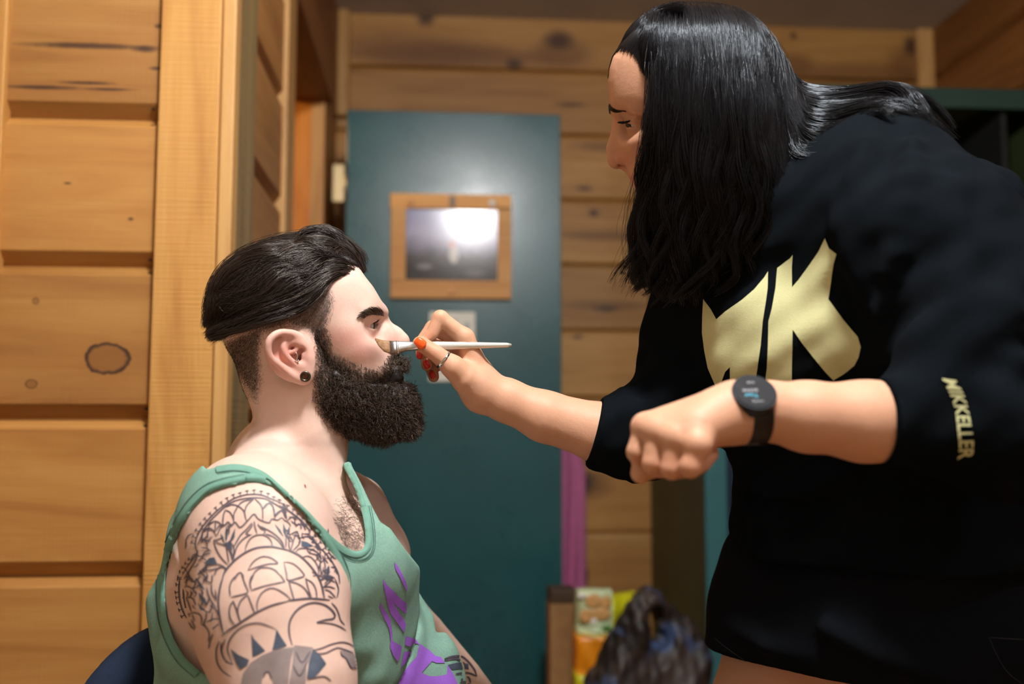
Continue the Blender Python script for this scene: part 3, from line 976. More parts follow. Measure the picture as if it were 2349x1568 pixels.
def hair_mat(name, col, rough=0.3, tint=(1, 1, 1, 1), spec=0.5, var=0.5):
    t = NT(name)
    hi = t.n('ShaderNodeHairInfo')
    lo = tuple(c * (1 - var) for c in col[:3]) + (1,); up = tuple(c * (1 + var) for c in col[:3]) + (1,)
    t.l(t.ramp(hi.outputs['Random'], [(0.0, lo), (1.0, up)]), t.b.inputs['Base Color'])
    t.b.inputs['Roughness'].default_value = rough
    t.b.inputs['Specular IOR Level'].default_value = spec
    t.b.inputs['Specular Tint'].default_value = tint
    return t.m
M_hair_m = hair_mat('dark_brown_hair', lin(40, 30, 25), 0.36, (1, .92, .85, 1), 0.45)
M_haircore_m = plain('dark_brown_hair_mass', lin(30, 22, 18), 0.6)
M_beard = hair_mat('dark_brown_beard', lin(62, 48, 38), 0.45, (1, .93, .86, 1), 0.5, 0.6)
M_buzz = hair_mat('clipped_hair', lin(58, 46, 38), 0.5, (1, 1, 1, 1), 0.4)
M_sclera = plain('eye_white', lin(196, 186, 186), 0.15)
M_iris_m = plain('dark_blue_iris', lin(46, 50, 58), 0.08)
M_steel = plain('polished_steel', lin(214, 216, 220), 0.14, 1.0)
M_darksteel = plain('dark_gunmetal', lin(92, 82, 76), 0.3, 1.0)

def cloth_mat(name, col, var=0.12, weave=900.0, rough=0.85, fuzz=0.0, spec=0.15):
    t = NT(name)
    geo = t.n('ShaderNodeNewGeometry')
    n1 = t.noise(geo.outputs['Position'], weave, 2, 0.7)
    n2 = t.noise(geo.outputs['Position'], 22, 3)
    lo = tuple(c * (1 - var) for c in col[:3]) + (1,); up = tuple(min(1, c * (1 + var)) for c in col[:3]) + (1,)
    f = t.math('ADD', t.math('MULTIPLY', n1, 0.6), t.math('MULTIPLY', n2, 0.4))
    t.l(t.ramp(f, [(0.3, lo), (0.7, up)]), t.b.inputs['Base Color'])
    t.b.inputs['Roughness'].default_value = rough
    t.b.inputs['Specular IOR Level'].default_value = spec
    if fuzz > 0:
        t.b.inputs['Sheen Weight'].default_value = fuzz; t.b.inputs['Sheen Roughness'].default_value = 0.5
    t.bump(n1, 0.18, 0.001)
    return t.m
M_tank = cloth_mat('mint_jersey', lin(128, 168, 152), 0.2, 500)
M_tankrib = cloth_mat('mint_rib', lin(112, 156, 140), 0.2, 1100)
M_purple = cloth_mat('purple_print', lin(158, 104, 214), 0.14, 900)
M_ink = plain('tattoo_ink', lin(80, 74, 86), 0.5, noise=0.2, nscale=120)
M_inkdark = plain('tattoo_ink_dark', lin(72, 82, 98), 0.5, noise=0.25, nscale=90)
M_inkgrey = plain('tattoo_shading', lin(140, 126, 124), 0.5, noise=0.22, nscale=40)
M_trouser = cloth_mat('dark_trouser_cloth', lin(40, 42, 48), 0.2, 500)
M_shoe = plain('dark_shoe_leather', lin(40, 36, 34), 0.5)
# ------------------------------------------------------------------ the seated man
FH = np.array([FV[0], FV[1], 0]); FH /= np.linalg.norm(FH)
ZV = np.array([0, 0, 1.0])
mw = -0.42 * RV - 0.905 * FH; mw /= np.linalg.norm(mw)       # towards his near shoulder
mf = 0.905 * RV - 0.42 * FH; mf /= np.linalg.norm(mf)        # the way his chest faces
hf = Frame(700, 790, 1.25); L = hf.L; s_ = hf.px1

PROFILE = [(835, 638), (853, 660), (868, 684), (879, 704), (884, 716), (882, 728), (877, 741), (874, 770), (880, 800), (893, 822), (901, 834),
           (908, 846), (906, 860), (909, 874), (902, 886), (906, 905), (903, 925), (893, 942), (872, 952), (840, 958), (818, 975), (807, 1000),
           (799, 1040), (788, 1085), (790, 1160), (560, 1160), (530, 1060), (588, 985), (594, 971), (579, 939), (565, 911), (547, 886), (528, 850), (514, 807),
           (506, 770), (503, 730), (507, 690), (521, 652), (549, 617), (590, 592), (640, 577), (700, 568), (750, 573), (800, 597), (822, 618)]
prof = polydist_map(PROFILE)
def prof_fn(P):
    x, y = hf.planepx(P); return prof(x, y) * s_

man = Sdf()
man.ell(L(640, 705), (.084, .077, .080), hf.A)
man.ell(L(762, 705), (.074, .067, .080), hf.A, k=.03)
man.ell(L(812, 800), (.056, .060, .075), hf.A, k=.03)
man.ell(L(800, 890), (.068, .052, .044), hf.A, k=.03)
for sg in (-1, 1):
    man.cap(L(722, 880, sg * .050), L(880, 935, sg * .016), .018, .016, k=.02)
    man.ell(L(815, 795, sg * .046), (.022, .018, .018), hf.A, k=.02)
man.loft([(L(664, 850), hf.ey, .058, .062), (L(682, 960), hf.ey, .057, .063), (L(697, 1100), hf.ey, .062, .066)], k=.02)
man.cut(prof_fn, k=.014)
# eye sockets
for sg in (-1, 1):
    man.ell(L(858, 750, sg * .037), (.018, .014, .0110), hf.A, k=.014, op='s')
    man.ell(L(874, 748, sg * .047), (.0225, .017, .0105), hf.A, k=.024, op='s')
    man.cap(L(873, 716, sg * .012), L(836, 718, sg * .052), .0062, .0052, k=.014)
    # eyelids
    man.ball(L(836, 747, sg * .0325), .0138, k=.012)
    man.cap(L(822, 750, sg * .039), L(795, 756, sg * .050), .010, .012, k=.02)
    man.ell(L(854, 747, sg * .0345), (.0135, .0145, .0043), hf.rot(-14), k=.0015, op='s')
    man.cap(L(858, 734, sg * .026), L(828, 741, sg * .047), .0018, .0014, k=.004)      # upper lid fold
    man.cap(L(854, 759, sg * .026), L(828, 757, sg * .045), .0016, .0014, k=.005)
# nose
man.chain([L(880, 738), L(893, 758), L(908, 770), L(920, 782)], [.0058, .0072, .0088, .0098], k=.012, inner=.01)
man.ball(L(920, 785), .0098, k=.006)
for sg in (-1, 1):
    man.ell(L(899, 798, sg * .0125), (.0125, .0075, .0095), hf.rot(15), k=.006)
    man.ell(L(905, 807, sg * .0075), (.0052, .0035, .0032), hf.rot(15), k=.002, op='s')
    man.ell(L(876, 782, sg * .017), (.016, .012, .02), hf.rot(25), k=.015)
man.cap(L(903, 812), L(897, 824), .0045, .004, k=.006)
# lips
man.chain([L(896, 856, -.024), L(910, 848, -.012), L(917, 848, 0), L(910, 848, .012), L(896, 856, .024)], [.003, .005, .0058, .005, .003], k=.006)
man.chain([L(896, 860, -.022), L(909, 868, -.012), L(915, 869, 0), L(909, 868, .012), L(896, 860, .022)], [.003, .0056, .0064, .0056, .003], k=.006)
# ears: plate, rim, inner ridge, bowl, tragus, lobe
for sg in (-1, 1):
    E = lambda x, y, o: L(x, y, sg * (.074 + o))
    sub = [(688, 772, .004), (665, 764, .012), (645, 762, .017), (628, 769, .021), (617, 783, .023), (615, 802, .022), (620, 818, .020), (633, 831, .017),
           (649, 844, .014), (664, 857, .011), (681, 867, .008)]
    man.ell(E(665, 815, .008), (.026, .0055, .034), hf.rot(-32), k=.004)
    man.ell(E(697, 862, .005), (.0105, .0045, .0105), hf.A, k=.006)
    man.ell(E(700, 810, -.004), (.016, .008, .03), hf.rot(-20), k=.010)
    man.ell(E(665, 812, .017), (.0175, .0075, .025), hf.rot(-32), k=.004, op='s')
    man.ell(E(682, 817, .010), (.012, .012, .0135), hf.rot(-35), k=.004, op='s')
    man.chain([E(*p) for p in spline(sub, 22)], .0042, k=.0035)
    man.chain([E(*p) for p in spline([(655, 772, .008), (650, 790, .012), (652, 806, .013), (662, 822, .012), (678, 834, .009), (692, 838, .007)], 12)], .0036, k=.006)
    man.chain([E(688, 790, .006), E(676, 806, .007), E(668, 808, .006)], .0028, k=.004)
    man.ell(E(703, 820, .006), (.006, .005, .008), hf.rot(-20), k=.005)
    man.ell(E(691, 838, .007), (.006, .004, .0045), hf.rot(-30), k=.004)
    man.ell(E(693, 824, -.006), (.006, .012, .006), hf.A, k=.002, op='s')
    man.cap(E(700, 863, -.01), E(700, 863, .03), .0050, k=.001, op='s')
head_ops = len(man.ops)

# trunk
tors = Sdf()
Cn = lambda x, y, d: C(x, y, d)
tors.loft([(Cn(668, 1140, 1.27), mw, .075, .055), (Cn(664, 1190, 1.28), mw, .158, .098), (Cn(676, 1310, 1.285), mw, .174, .120), (Cn(684, 1440, 1.28), mw, .176, .130),
           (Cn(670, 1580, 1.27), mw, .180, .145), (Cn(670, 1800, 1.26), mw, .185, .145), (Cn(680, 1930, 1.27), mw, .19, .13)], k=.03, dome=.55)
tors.cap(Cn(652, 1050, 1.25), Cn(566, 1160, 1.12), .048, .052, k=.035)
tors.cap(Cn(606, 1085, 1.27), Cn(620, 1180, 1.25), .048, .08, k=.04)
tors.cap(Cn(734, 1112, 1.31), Cn(800, 1182, 1.40), .034, .042, k=.025)
tors.cap(Cn(745, 1130, 1.22), Cn(620, 1160, 1.08), .020, .018, k=.03)      # near collar bone
tors.cap(Cn(770, 1118, 1.27), Cn(806, 1165, 1.39), .016, .016, k=.03)
tors.ell(Cn(770, 1290, 1.17), (.085, .075, .06), np.stack([mw, mf, ZV]), k=.05)   # pectorals
tors.ell(Cn(802, 1280, 1.30), (.085, .055, .055), np.stack([mw, mf, ZV]), k=.05)
tors.ell(Cn(500, 1400, 1.2), (.045, .05, .12), None, k=.04)                       # lat behind the arm
tors.cap(Cn(504, 1220, 1.25), Cn(460, 1400, 1.25), .05, .05, k=.04)
tors.cap(Cn(560, 1175, 1.10), Cn(590, 1215, 1.09), .055, .06, k=.03)
neckdip = Cn(782, 1108, 1.24)
for o in tors.ops: man.ops.append((o[0], o[1], max(o[2], .02), o[3], o[4]))
man.chain([L(676, 895, -.050), L(712, 990, -.050), Cn(764, 1098, 1.222)], [.012, .013, .010], k=.022)
man.ell(neckdip, (.012, .018, .012), None, k=.02, op='s')
# arms
man.chain([Cn(592, 1262, 1.078), Cn(622, 1400, 1.045), Cn(660, 1560, 1.015)], [.077, .0735, .066], k=.05, inner=.03)
man.chain([Cn(660, 1560, 1.015), Cn(700, 1760, 1.0)], [.066, .052], k=.02)
man.ell(Cn(580, 1420, 1.08), (.05, .05, .10), None, k=.04)
man.chain([Cn(700, 1760, 1.0), Cn(900, 1850, 1.02), Cn(1080, 1880, 1.05)], [.050, .046, .030], k=.02)
man.ell(Cn(1150, 1890, 1.07), (.05, .035, .02), None, k=.02)
for j, (dx, dd) in enumerate([(0, -.03), (12, -.01), (10, .012), (-4, .03)]):
    man.chain([Cn(1180 + dx, 1885, 1.07 + dd), Cn(1250 + dx, 1905, 1.07 + dd * 1.2), Cn(1285 + dx, 1940, 1.07 + dd * 1.2)], [.010, .009, .0075], k=.006)
man.chain([Cn(1120, 1900, 1.02), Cn(1170, 1930, 1.0), Cn(1215, 1940, 1.0)], [.013, .011, .009], k=.008)
man.chain([Cn(800, 1195, 1.42), Cn(846, 1300, 1.46), Cn(893, 1404, 1.48)], [.052, .048, .044], k=.03)
man.chain([Cn(893, 1404, 1.48), Cn(956, 1470, 1.47), Cn(1050, 1565, 1.45), Cn(1130, 1650, 1.42)], [.046, .046, .038, .029], k=.02)
man.ell(Cn(1180, 1700, 1.41), (.045, .03, .04), None, k=.02)
for j, (dx, dd) in enumerate([(0, -.03), (12, -.01), (10, .012), (-4, .03)]):
    man.chain([Cn(1190 + dx, 1715, 1.41 + dd), Cn(1240 + dx, 1770, 1.41 + dd * 1.2), Cn(1260 + dx, 1820, 1.41 + dd * 1.2)], [.010, .009, .0075], k=.006)
man.chain([Cn(1160, 1720, 1.36), Cn(1200, 1770, 1.34), Cn(1225, 1800, 1.34)], [.013, .011, .009], k=.008)

man_root = empty('person', (C(660, 1500, 1.27)[0], C(660, 1500, 1.27)[1], 0.0),
                 label='seated bearded man in a mint tank top with a tattooed arm', cat='person')
lo_m, hi_m = man.bounds()
zneck = L(690, 1010)[2]
VB, FB = two_res(man, lo_m, hi_m, .0020, .0042, lambda P: zneck - P[:, 2], [(L(690, 790) - .2, L(690, 790) + .2)])
px, py, pz = project(VB)
side = (VB - hf.O) @ hf.ey
body_m = link('body', mesh_np('body', VB, FB), man_root, M_skin_m)
G = lambda x, y, rx, ry: np.exp(-(((px - x) / rx) ** 2 + ((py - y) / ry) ** 2))
headmask = (py < 1040) & (np.abs(side) < .12)
red = 0.55 * G(790, 775, 55, 28) + 0.45 * G(830, 815, 40, 25) + 0.35 * G(912, 785, 22, 16) + 0.25 * G(870, 770, 30, 30)
near_ear = (side < -.072)
red = red + near_ear * 0.8 * G(660, 815, 60, 60)
red = np.clip(red, 0, 0.8) * headmask
lip = headmask * np.clip(1.3 * G(913, 858, 13, 14) * (px > 893), 0, .85)
# clipped sides: dense under the long hair, fading to the neck and temple
HAIRLOW = [(833, 632), (811, 628), (779, 626), (754, 632), (740, 650), (726, 668), (711, 693), (683, 721), (654, 731), (619, 738), (590, 752), (547, 766), (505, 778)]
xs_, ys_ = zip(*sorted(HAIRLOW))
FADE = [(505, 778), (590, 735), (680, 700), (735, 640), (762, 640), (778, 690), (765, 735), (752, 775), (752, 830), (728, 850), (716, 800), (700, 770), (660, 755), (612, 772), (606, 820), (612, 880),
        (598, 935), (570, 925), (545, 885), (522, 850), (508, 805)]
fd = polydist_map(FADE)(px, py)
stub = np.clip(-fd / 26.0, 0, 1) * np.clip(1.25 - np.clip((py - 760) / 190, 0, 1) * 0.75 - np.clip((px - 700) / 90, 0, 1) * 0.35 * (py < 770), 0.15, 1)
stub *= headmask & ~(near_ear & (G(662, 818, 58, 62) > .40) & (side < -.081))
BEARD = [(735, 760), (752, 768), (757, 803), (783, 823), (818, 841), (847, 848), (868, 852), (878, 843), (890, 828), (904, 815), (922, 812), (935, 830), (932, 850), (924, 862), (922, 876), (943, 880), (954, 910),
         (965, 946), (967, 975), (955, 992), (933, 1002), (900, 1013), (868, 1016), (818, 1003), (761, 978), (736, 946), (722, 910), (719, 878), (733, 839), (728, 800)]
bd = polydist_map(BEARD)
bsd = bd(px, py)
stub = np.maximum(stub, headmask * np.clip((14 - bsd) / 40.0, 0, .8) * (px > 715) * (lip < .25))
vcol(body_m, 'red', red); vcol(body_m, 'stub', stub); vcol(body_m, 'lip', lip)

bv_skin = bvh_of((VB, FB))
# eyes
for sg in (-1, 1):
    c = L(836, 747, sg * .0325)
    bm = bmesh.new(); bmesh.ops.create_uvsphere(bm, u_segments=32, v_segments=20, radius=.0122)
    bmesh.ops.translate(bm, verts=bm.verts, vec=c)
    eye = link('eye', bm_mesh('eye', bm, True), man_root, M_sclera)
    fwd = hf.ex * .985 - hf.ez * .02 + hf.ey * (-sg * .05); fwd /= np.linalg.norm(fwd)
    bm = bmesh.new(); bmesh.ops.create_uvsphere(bm, u_segments=24, v_segments=12, radius=.0062)
    R_ = Vector((0, 0, 1)).rotation_difference(Vector(fwd)).to_matrix()
    for v in bm.verts: v.co = R_ @ Vector((v.co.x, v.co.y, v.co.z * .38)) + Vector(c + fwd * .0108)
    link('iris', bm_mesh('iris', bm, True), eye, M_iris_m)

# ear jewellery on the near ear
E = lambda x, y, o: L(x, y, -(.074 + o))
pc = E(700, 863, .011); ax = hf.ey
def ring_mesh(name, c, n, R0, r, seg=40, sides=12, arc=1.0, start=0.0, up=None):
    n = np.asarray(n) / np.linalg.norm(n); u = hf.ez - n * (hf.ez @ n) if up is None else up
    u = u / np.linalg.norm(u); v = np.cross(n, u)
    full = arc >= 0.999
    a = np.linspace(0, 2 * math.pi * arc, seg, endpoint=not full) + start
    return tube_mesh(name, [c + R0 * (math.cos(t) * u + math.sin(t) * v) for t in a], r, sides, closed=full)
tun = link('ear_tunnel', ring_mesh('ear_tunnel', pc, ax, .0050, .0016), man_root, M_darksteel, label='dark metal ear tunnel')
link('tunnel_sleeve', ring_mesh('tunnel_sleeve', pc + ax * .004, ax, .0046, .0010), tun, M_darksteel)
dr_ = link('ear_ring', ring_mesh('ear_ring', E(672, 817, .012), ax * .8 + hf.ex * .35, .0058, .00055, arc=.72, start=0.6), man_root, M_steel, label='thin steel ring through the ear')
bm = bmesh.new(); bmesh.ops.create_uvsphere(bm, u_segments=12, v_segments=8, radius=.0014); bmesh.ops.translate(bm, verts=bm.verts, vec=E(684, 827, .013))
link('ring_bead', bm_mesh('ring_bead', bm, True), dr_, M_steel)

# ---- hair on top
HAIRPOLY = [(481, 714), (483, 735), (493, 764), (505, 774), (547, 762), (590, 748), (619, 735), (654, 728), (683, 719), (711, 692), (726, 667), (740, 649), (754, 630), (779, 624), (811, 626), (833, 630),
            (834, 612), (818, 589), (797, 569), (772, 551), (754, 540), (722, 537), (690, 543), (672, 553), (633, 560), (590, 572), (547, 594), (518, 619), (500, 644), (493, 671)]
hp = polydist_map(HAIRPOLY)
hc = Sdf()
hc.ell(L(640, 700), (.092, .083, .088), hf.A)
hc.ell(L(748, 692), (.076, .068, .082), hf.A, k=.03)
hc.cut(lambda P: hp(*hf.planepx(P)) * s_ + .006, k=.018)
hc.disp(lambda P: .002 * vnoise(P * 45, 3))
hair_m, VH, FHf = sdf_object('hair', hc, .003, M_haircore_m, man_root)
Epath = spline([(775, 632), (748, 652), (722, 686), (690, 714), (650, 728), (600, 742), (545, 760), (497, 772)], 14)
Mpath = spline([(815, 618), (780, 604), (730, 612), (670, 640), (610, 672), (560, 702), (515, 740), (490, 768)], 14)
Tpath = spline([(836, 622), (812, 578), (762, 540), (700, 545), (620, 560), (545, 592), (492, 660), (482, 738)], 14)
guides = []
for a in np.linspace(-1, 1, 19):
    b = 1 - abs(a)
    if b < .5: q = Epath * (1 - b * 2) + Mpath * b * 2
    else: q = Mpath * (1 - (b - .5) * 2) + Tpath * (b - .5) * 2
    off = np.sign(a) * np.sin(min(1, abs(a)) * math.pi / 2) * np.interp(np.linspace(0, 1, 14), [0, .2, .6, 1], [.060, .074, .084, .066])
    guides.append([L(x, y, o) for (x, y), o in zip(q, off)])
guides = np.array(guides)
cur = guide_strands(guides, 15000, 14, .0035, clump=.65, wave=.006, wl=.08, seed=3, frizz=.0003, nclump=150, reach=1.0)
# strands start at different places along the comb direction
r_ = np.random.default_rng(5)
st = r_.uniform(0, .55, len(cur)) * (r_.uniform(0, 1, len(cur)) < .7); ln = r_.uniform(.4, .95, len(cur))
en = np.minimum(1.0, st + ln)
tt = st[:, None] + (en - st)[:, None] * np.linspace(0, 1, 12)[None]
x = tt * 13; i0 = np.clip(x.astype(int), 0, 12); fr = (x - i0)[..., None]
rows = np.arange(len(cur))[:, None]
cur2 = cur[rows, i0] * (1 - fr) + cur[rows, i0 + 1] * fr
bump_ = (np.sin(np.linspace(0, math.pi, 12)) * r_.gamma(1.4, .0016, (len(cur), 1)))[..., None]
cen = hf.L(660, 720)
dirs = cur2 - cen; dirs /= np.linalg.norm(dirs, axis=2)[..., None]
cur2 = cur2 + dirs * bump_
cur2 = push_out(hc, cur2, .0006) + dirs * (r_.gamma(1.5, .0012, (len(cur), 1)) * np.sin(np.linspace(.25, 2.6, 12)))[..., None]
strands('hair_strands', cur2, np.interp(np.linspace(0, 1, 12), [0, .3, 1], [.00027, .00027, .0001]), M_hair_m, hair_m)
# loose wisps at the quiff
wg = np.array([[L(x, y, o) for x, y in spline(p, 10)] for p, o in [
    ([(672, 556), (690, 535), (722, 528), (752, 533), (768, 548)], -.03), ([(690, 560), (705, 535), (740, 527), (775, 545), (790, 560)], -.01),
    ([(700, 570), (730, 534), (770, 540), (805, 568), (818, 590)], .01), ([(720, 560), (760, 534), (800, 555), (826, 590), (836, 612)], .03)]])
strands('quiff_wisps', guide_strands(wg, 420, 10, .006, clump=.5, wave=.004, wl=.05, seed=8, frizz=.0006), np.interp(np.linspace(0, 1, 10), [0, .6, 1], [.0003, .00025, .0001]), M_hair_m, hair_m)

# ---- beard
bc = Sdf()
bc.ell(L(842, 915), (.085, .058, .066), hf.A)
bc.ell(L(780, 880), (.052, .062, .055), hf.A, k=.03)
bc.ell(L(905, 960), (.05, .044, .045), hf.A, k=.03)
bc.ell(L(908, 832), (.022, .032, .014), hf.rot(12), k=.012)
def beard_fn(P):
    x, y = hf.planepx(P); return bd(x, y) * s_ + .007 + .012 * np.clip((870 - y) / 70, 0, 1) * np.clip((880 - x) / 40, 0, 1)
bc.cut(beard_fn, k=.014)
bc.ell(L(922, 860), (.020, .024, .0075), hf.rot(-8), k=.006, op='s')
bc.disp(lambda P: .0022 * vnoise(P * 110, 5) + .0025 * vnoise(P * 45, 9))
beard, VBd, FBd = sdf_object('beard', bc, .003, M_haircore_m, man_root)
def scatter(V, F, n, seed, w=None):
    r = np.random.default_rng(seed)
    a, b, c = V[F[:, 0]], V[F[:, 1]], V[F[:, 2]]
    nr_ = np.cross(b - a, c - a); ar = np.linalg.norm(nr_, axis=1)
    if w is not None: pr = ar * w[F].mean(1)
    else: pr = ar
    k = r.choice(len(F), n, p=pr / pr.sum())
    u = r.random((n, 2)); m = u.sum(1) > 1; u[m] = 1 - u[m]
    return a[k] + (b - a)[k] * u[:, :1] + (c - a)[k] * u[:, 1:], nr_[k] / (ar[k][:, None] + 1e-12)
def curly(P, N, ln, m, curl, down, seed, droop=.5, spread=.5):
    r = np.random.default_rng(seed); n = len(P)
    d = N + r.normal(0, spread, (n, 3)) + down * droop
    d /= np.linalg.norm(d, axis=1)[:, None]
    a = np.cross(d, r.normal(0, 1, (n, 3))); a /= np.linalg.norm(a, axis=1)[:, None] + 1e-9
    b = np.cross(d, a)
    t = np.linspace(0, 1, m)
    ph = r.uniform(0, 6.28, (n, 1)); fq = r.uniform(.6, 1.6, (n, 1))
    L_ = (ln * r.uniform(.6, 1.25, n))[:, None, None]
    q = P[:, None] + d[:, None] * L_ * t[None, :, None]
    cu = curl * r.uniform(.3, 1.3, (n, 1))
    q = q + (a[:, None] * (np.sin(ph + t[None] * 6.28 * fq) - np.sin(ph))[..., None] + b[:, None] * (np.cos(ph + t[None] * 6.28 * fq) - np.cos(ph))[..., None]) * (cu * np.minimum(1, t[None] * 2.5))[..., None]
    return q
gN = grad(bc, VBd, .001).mean(0)
P, N = scatter(VBd, FBd, 15000, 11)
Gd = grad(bc, P, .0015); N = Gd / (np.linalg.norm(Gd, axis=1)[:, None] + 1e-9)
x_, y_, _z = project(P)
kl = np.hypot((x_ - 921) / 26, (y_ - 861) / 13) > 1; P, N = P[kl], N[kl]
flow = np.array([hf.ex * .35 - hf.ez])[0]
strands('beard_strands', curly(P, N, .010, 8, .0016, flow, 4, droop=1.0), np.interp(np.linspace(0, 1, 8), [0, .5, 1], [.00024, .00022, .0001]), M_beard, beard)
# moustache
mg = []
for o in np.linspace(-.026, .026, 9):
    b = abs(o) / .026
    mg.append([L(x, y, oo) for (x, y), oo in zip(spline([(904 - 6 * b, 815 + 6 * b), (922 - 20 * b, 826 + 6 * b), (932 - 36 * b, 838 + 8 * b), (930 - 50 * b, 846 + 16 * b)], 8), np.linspace(o * .55, o * 1.15, 8))])
strands('moustache_strands', guide_strands(np.array(mg), 1500, 8, .0022, clump=.3, wave=.0014, wl=.02, seed=4, frizz=.0004), np.interp(np.linspace(0, 1, 8), [0, .6, 1], [.00024, .0002, .0001]), M_beard, beard)
# cheek edge of the beard and clipped sides grow from the skin itself
sel = stub[FB].mean(1) > .12
fsub = FB[sel]
P, N = scatter(VB, fsub, 26000, 13, stub ** 1.3)
Gd = grad(man, P, .001); N = Gd / (np.linalg.norm(Gd, axis=1)[:, None] + 1e-9)
x_, y_, _z = project(P); inb = bd(x_, y_)
isb = (x_ > 716) & (inb < 12) & (y_ > 740)
Pb, Nb = P[isb], N[isb]; Pc, Nc = P[~isb], N[~isb]
strands('cheek_whiskers', curly(Pb, Nb * .5, .007, 6, .0011, flow, 6, droop=.9, spread=.35), np.interp(np.linspace(0, 1, 6), [0, .5, 1], [.0002, .00018, .00008]), M_beard, beard)
back = -hf.ex * .45 - hf.ez
strands('clipped_hair', curly(Pc, Nc * .3, .0023, 3, .0001, back, 7, droop=.9, spread=.12), np.array([.000085, .00008, .00004]), M_buzz, hair_m)
# brows and lashes
for sg in (-1, 1):
    bg = []
    for p in [[(881, 724), (879, 713), (873, 705)], [(869, 722), (861, 711), (850, 706)], [(857, 720), (848, 711), (838, 710)], [(845, 722), (836, 715), (827, 717)], [(833, 730), (824, 727), (816, 733)]]:
        row = []
        for x, y in spline(p, 6):
            q, n = hit(bv_skin, min(x, 880), y, .0010)
            q = q if q is not None else L(x, y, -.01)
            row.append(q if sg < 0 else q - 2 * ((q - hf.O) @ hf.ey) * hf.ey)
        bg.append(row)
    g2 = push_out(man, guide_strands(np.array(bg), 150, 6, .0011, clump=.25, seed=9, frizz=.0002), .0007)
    strands('eyebrow', g2, np.interp(np.linspace(0, 1, 6), [0, .6, 1], [.00021, .00019, .00008]), M_beard, body_m)
    lg = [[L(*p) for p in spline([(x, y, sg * o), (x + 8, y + 1, sg * (o + .001)), (x + 14, y - 4, sg * (o + .002))], 5)] for x, y, o in [(857, 737, .027), (853, 738, .034), (842, 741, .042), (832, 746, .047)]]
    strands('eyelash', guide_strands(np.array(lg), 70, 5, .0006, clump=.3, seed=2), np.array([.0002, .0002, .00018, .00014, .00008]), M_beard, body_m)
# chest hair
P, N = scatter(VB, FB[(np.abs(px[FB].mean(1) - 790) < 70) & (np.abs(py[FB].mean(1) - 1195) < 85) & (pz[FB].mean(1) < 1.36)], 7500, 17)
Gd = grad(man, P, .001); N = Gd / (np.linalg.norm(Gd, axis=1)[:, None] + 1e-9)
x_, y_, _z = project(P)
keep = (np.hypot((x_ - 803) / 52, (y_ - 1212) / 88) < 1) & (polydist_map([(738, 1207), (775, 1243), (804, 1258), (826, 1260), (834, 1235), (832, 1199), (826, 1163), (812, 1120), (740, 1120)])(x_, y_) < 0) & (x_ > 692 + (y_ - 1000) * .38) & (N @ FV < 0.1) & (np.random.default_rng(3).random(len(x_)) < 1.25 - np.hypot((x_ - 808) / 50, (y_ - 1216) / 85))
strands('chest_hair', curly(P[keep], N[keep] * .4, .012, 7, .0016, -ZV, 19, droop=.8, spread=.35), np.interp(np.linspace(0, 1, 7), [0, .6, 1], [.00012, .00011, .00006]), M_beard, body_m)
# ---- tank top: a thin shell over the trunk, cut at neck and armholes
NECKPOLY = [(470, 1078), (496, 1070), (539, 1064), (576, 1068), (608, 1084), (630, 1102), (666, 1135), (702, 1168), (738, 1208), (775, 1244), (804, 1262), (822, 1267), (834, 1262), (839, 1248), (839, 1230),
            (836, 1199), (829, 1163), (815, 1120), (800, 1091), (787, 1070), (787, 1062), (800, 1058), (814, 1056), (814, 900), (440, 900)]
ARMPOLY = [(565, 1106), (514, 1117), (478, 1131), (441, 1167), (412, 1217), (394, 1261), (381, 1308), (378, 1362), (383, 1417), (398, 1464), (423, 1507), (460, 1540), (500, 1560), (560, 1575), (700, 1560),
           (770, 1480), (784, 1420), (779, 1385), (780, 1355), (780, 1326), (767, 1290), (738, 1239), (702, 1186), (666, 1146), (630, 1117), (594, 1106)]
FARPOLY = [(803, 1040), (806, 1066), (828, 1107), (853, 1160), (872, 1196), (896, 1212), (930, 1261), (960, 1297), (985, 1348), (990, 1380), (1000, 1450), (1300, 1450), (1300, 900), (803, 900)]
neckd, armd, fard = polydist_map(NECKPOLY, 120, 2.0), polydist_map(ARMPOLY, 120, 2.0), polydist_map(FARPOLY, 120, 2.0)
shirt = Sdf()
shirt.loft([(L(682, 960), hf.ey, .057, .063), (L(697, 1100), hf.ey, .062, .066)], k=.02)
for o in tors.ops: shirt.ops.append((o[0], o[1], max(o[2], .02), o[3], o[4]))
shirt.chain([Cn(592, 1262, 1.078), Cn(620, 1390, 1.047)], [.077, .0737], k=.05)
shirt.ell(Cn(860, 1560, 1.28), (.10, .09, .10), None, k=.06)
shirt.ell(Cn(955, 1580, 1.30), (.055, .075, .055), None, k=.035)
shirt.ell(Cn(800, 1380, 1.20), (.07, .07, .14), None, k=.06)
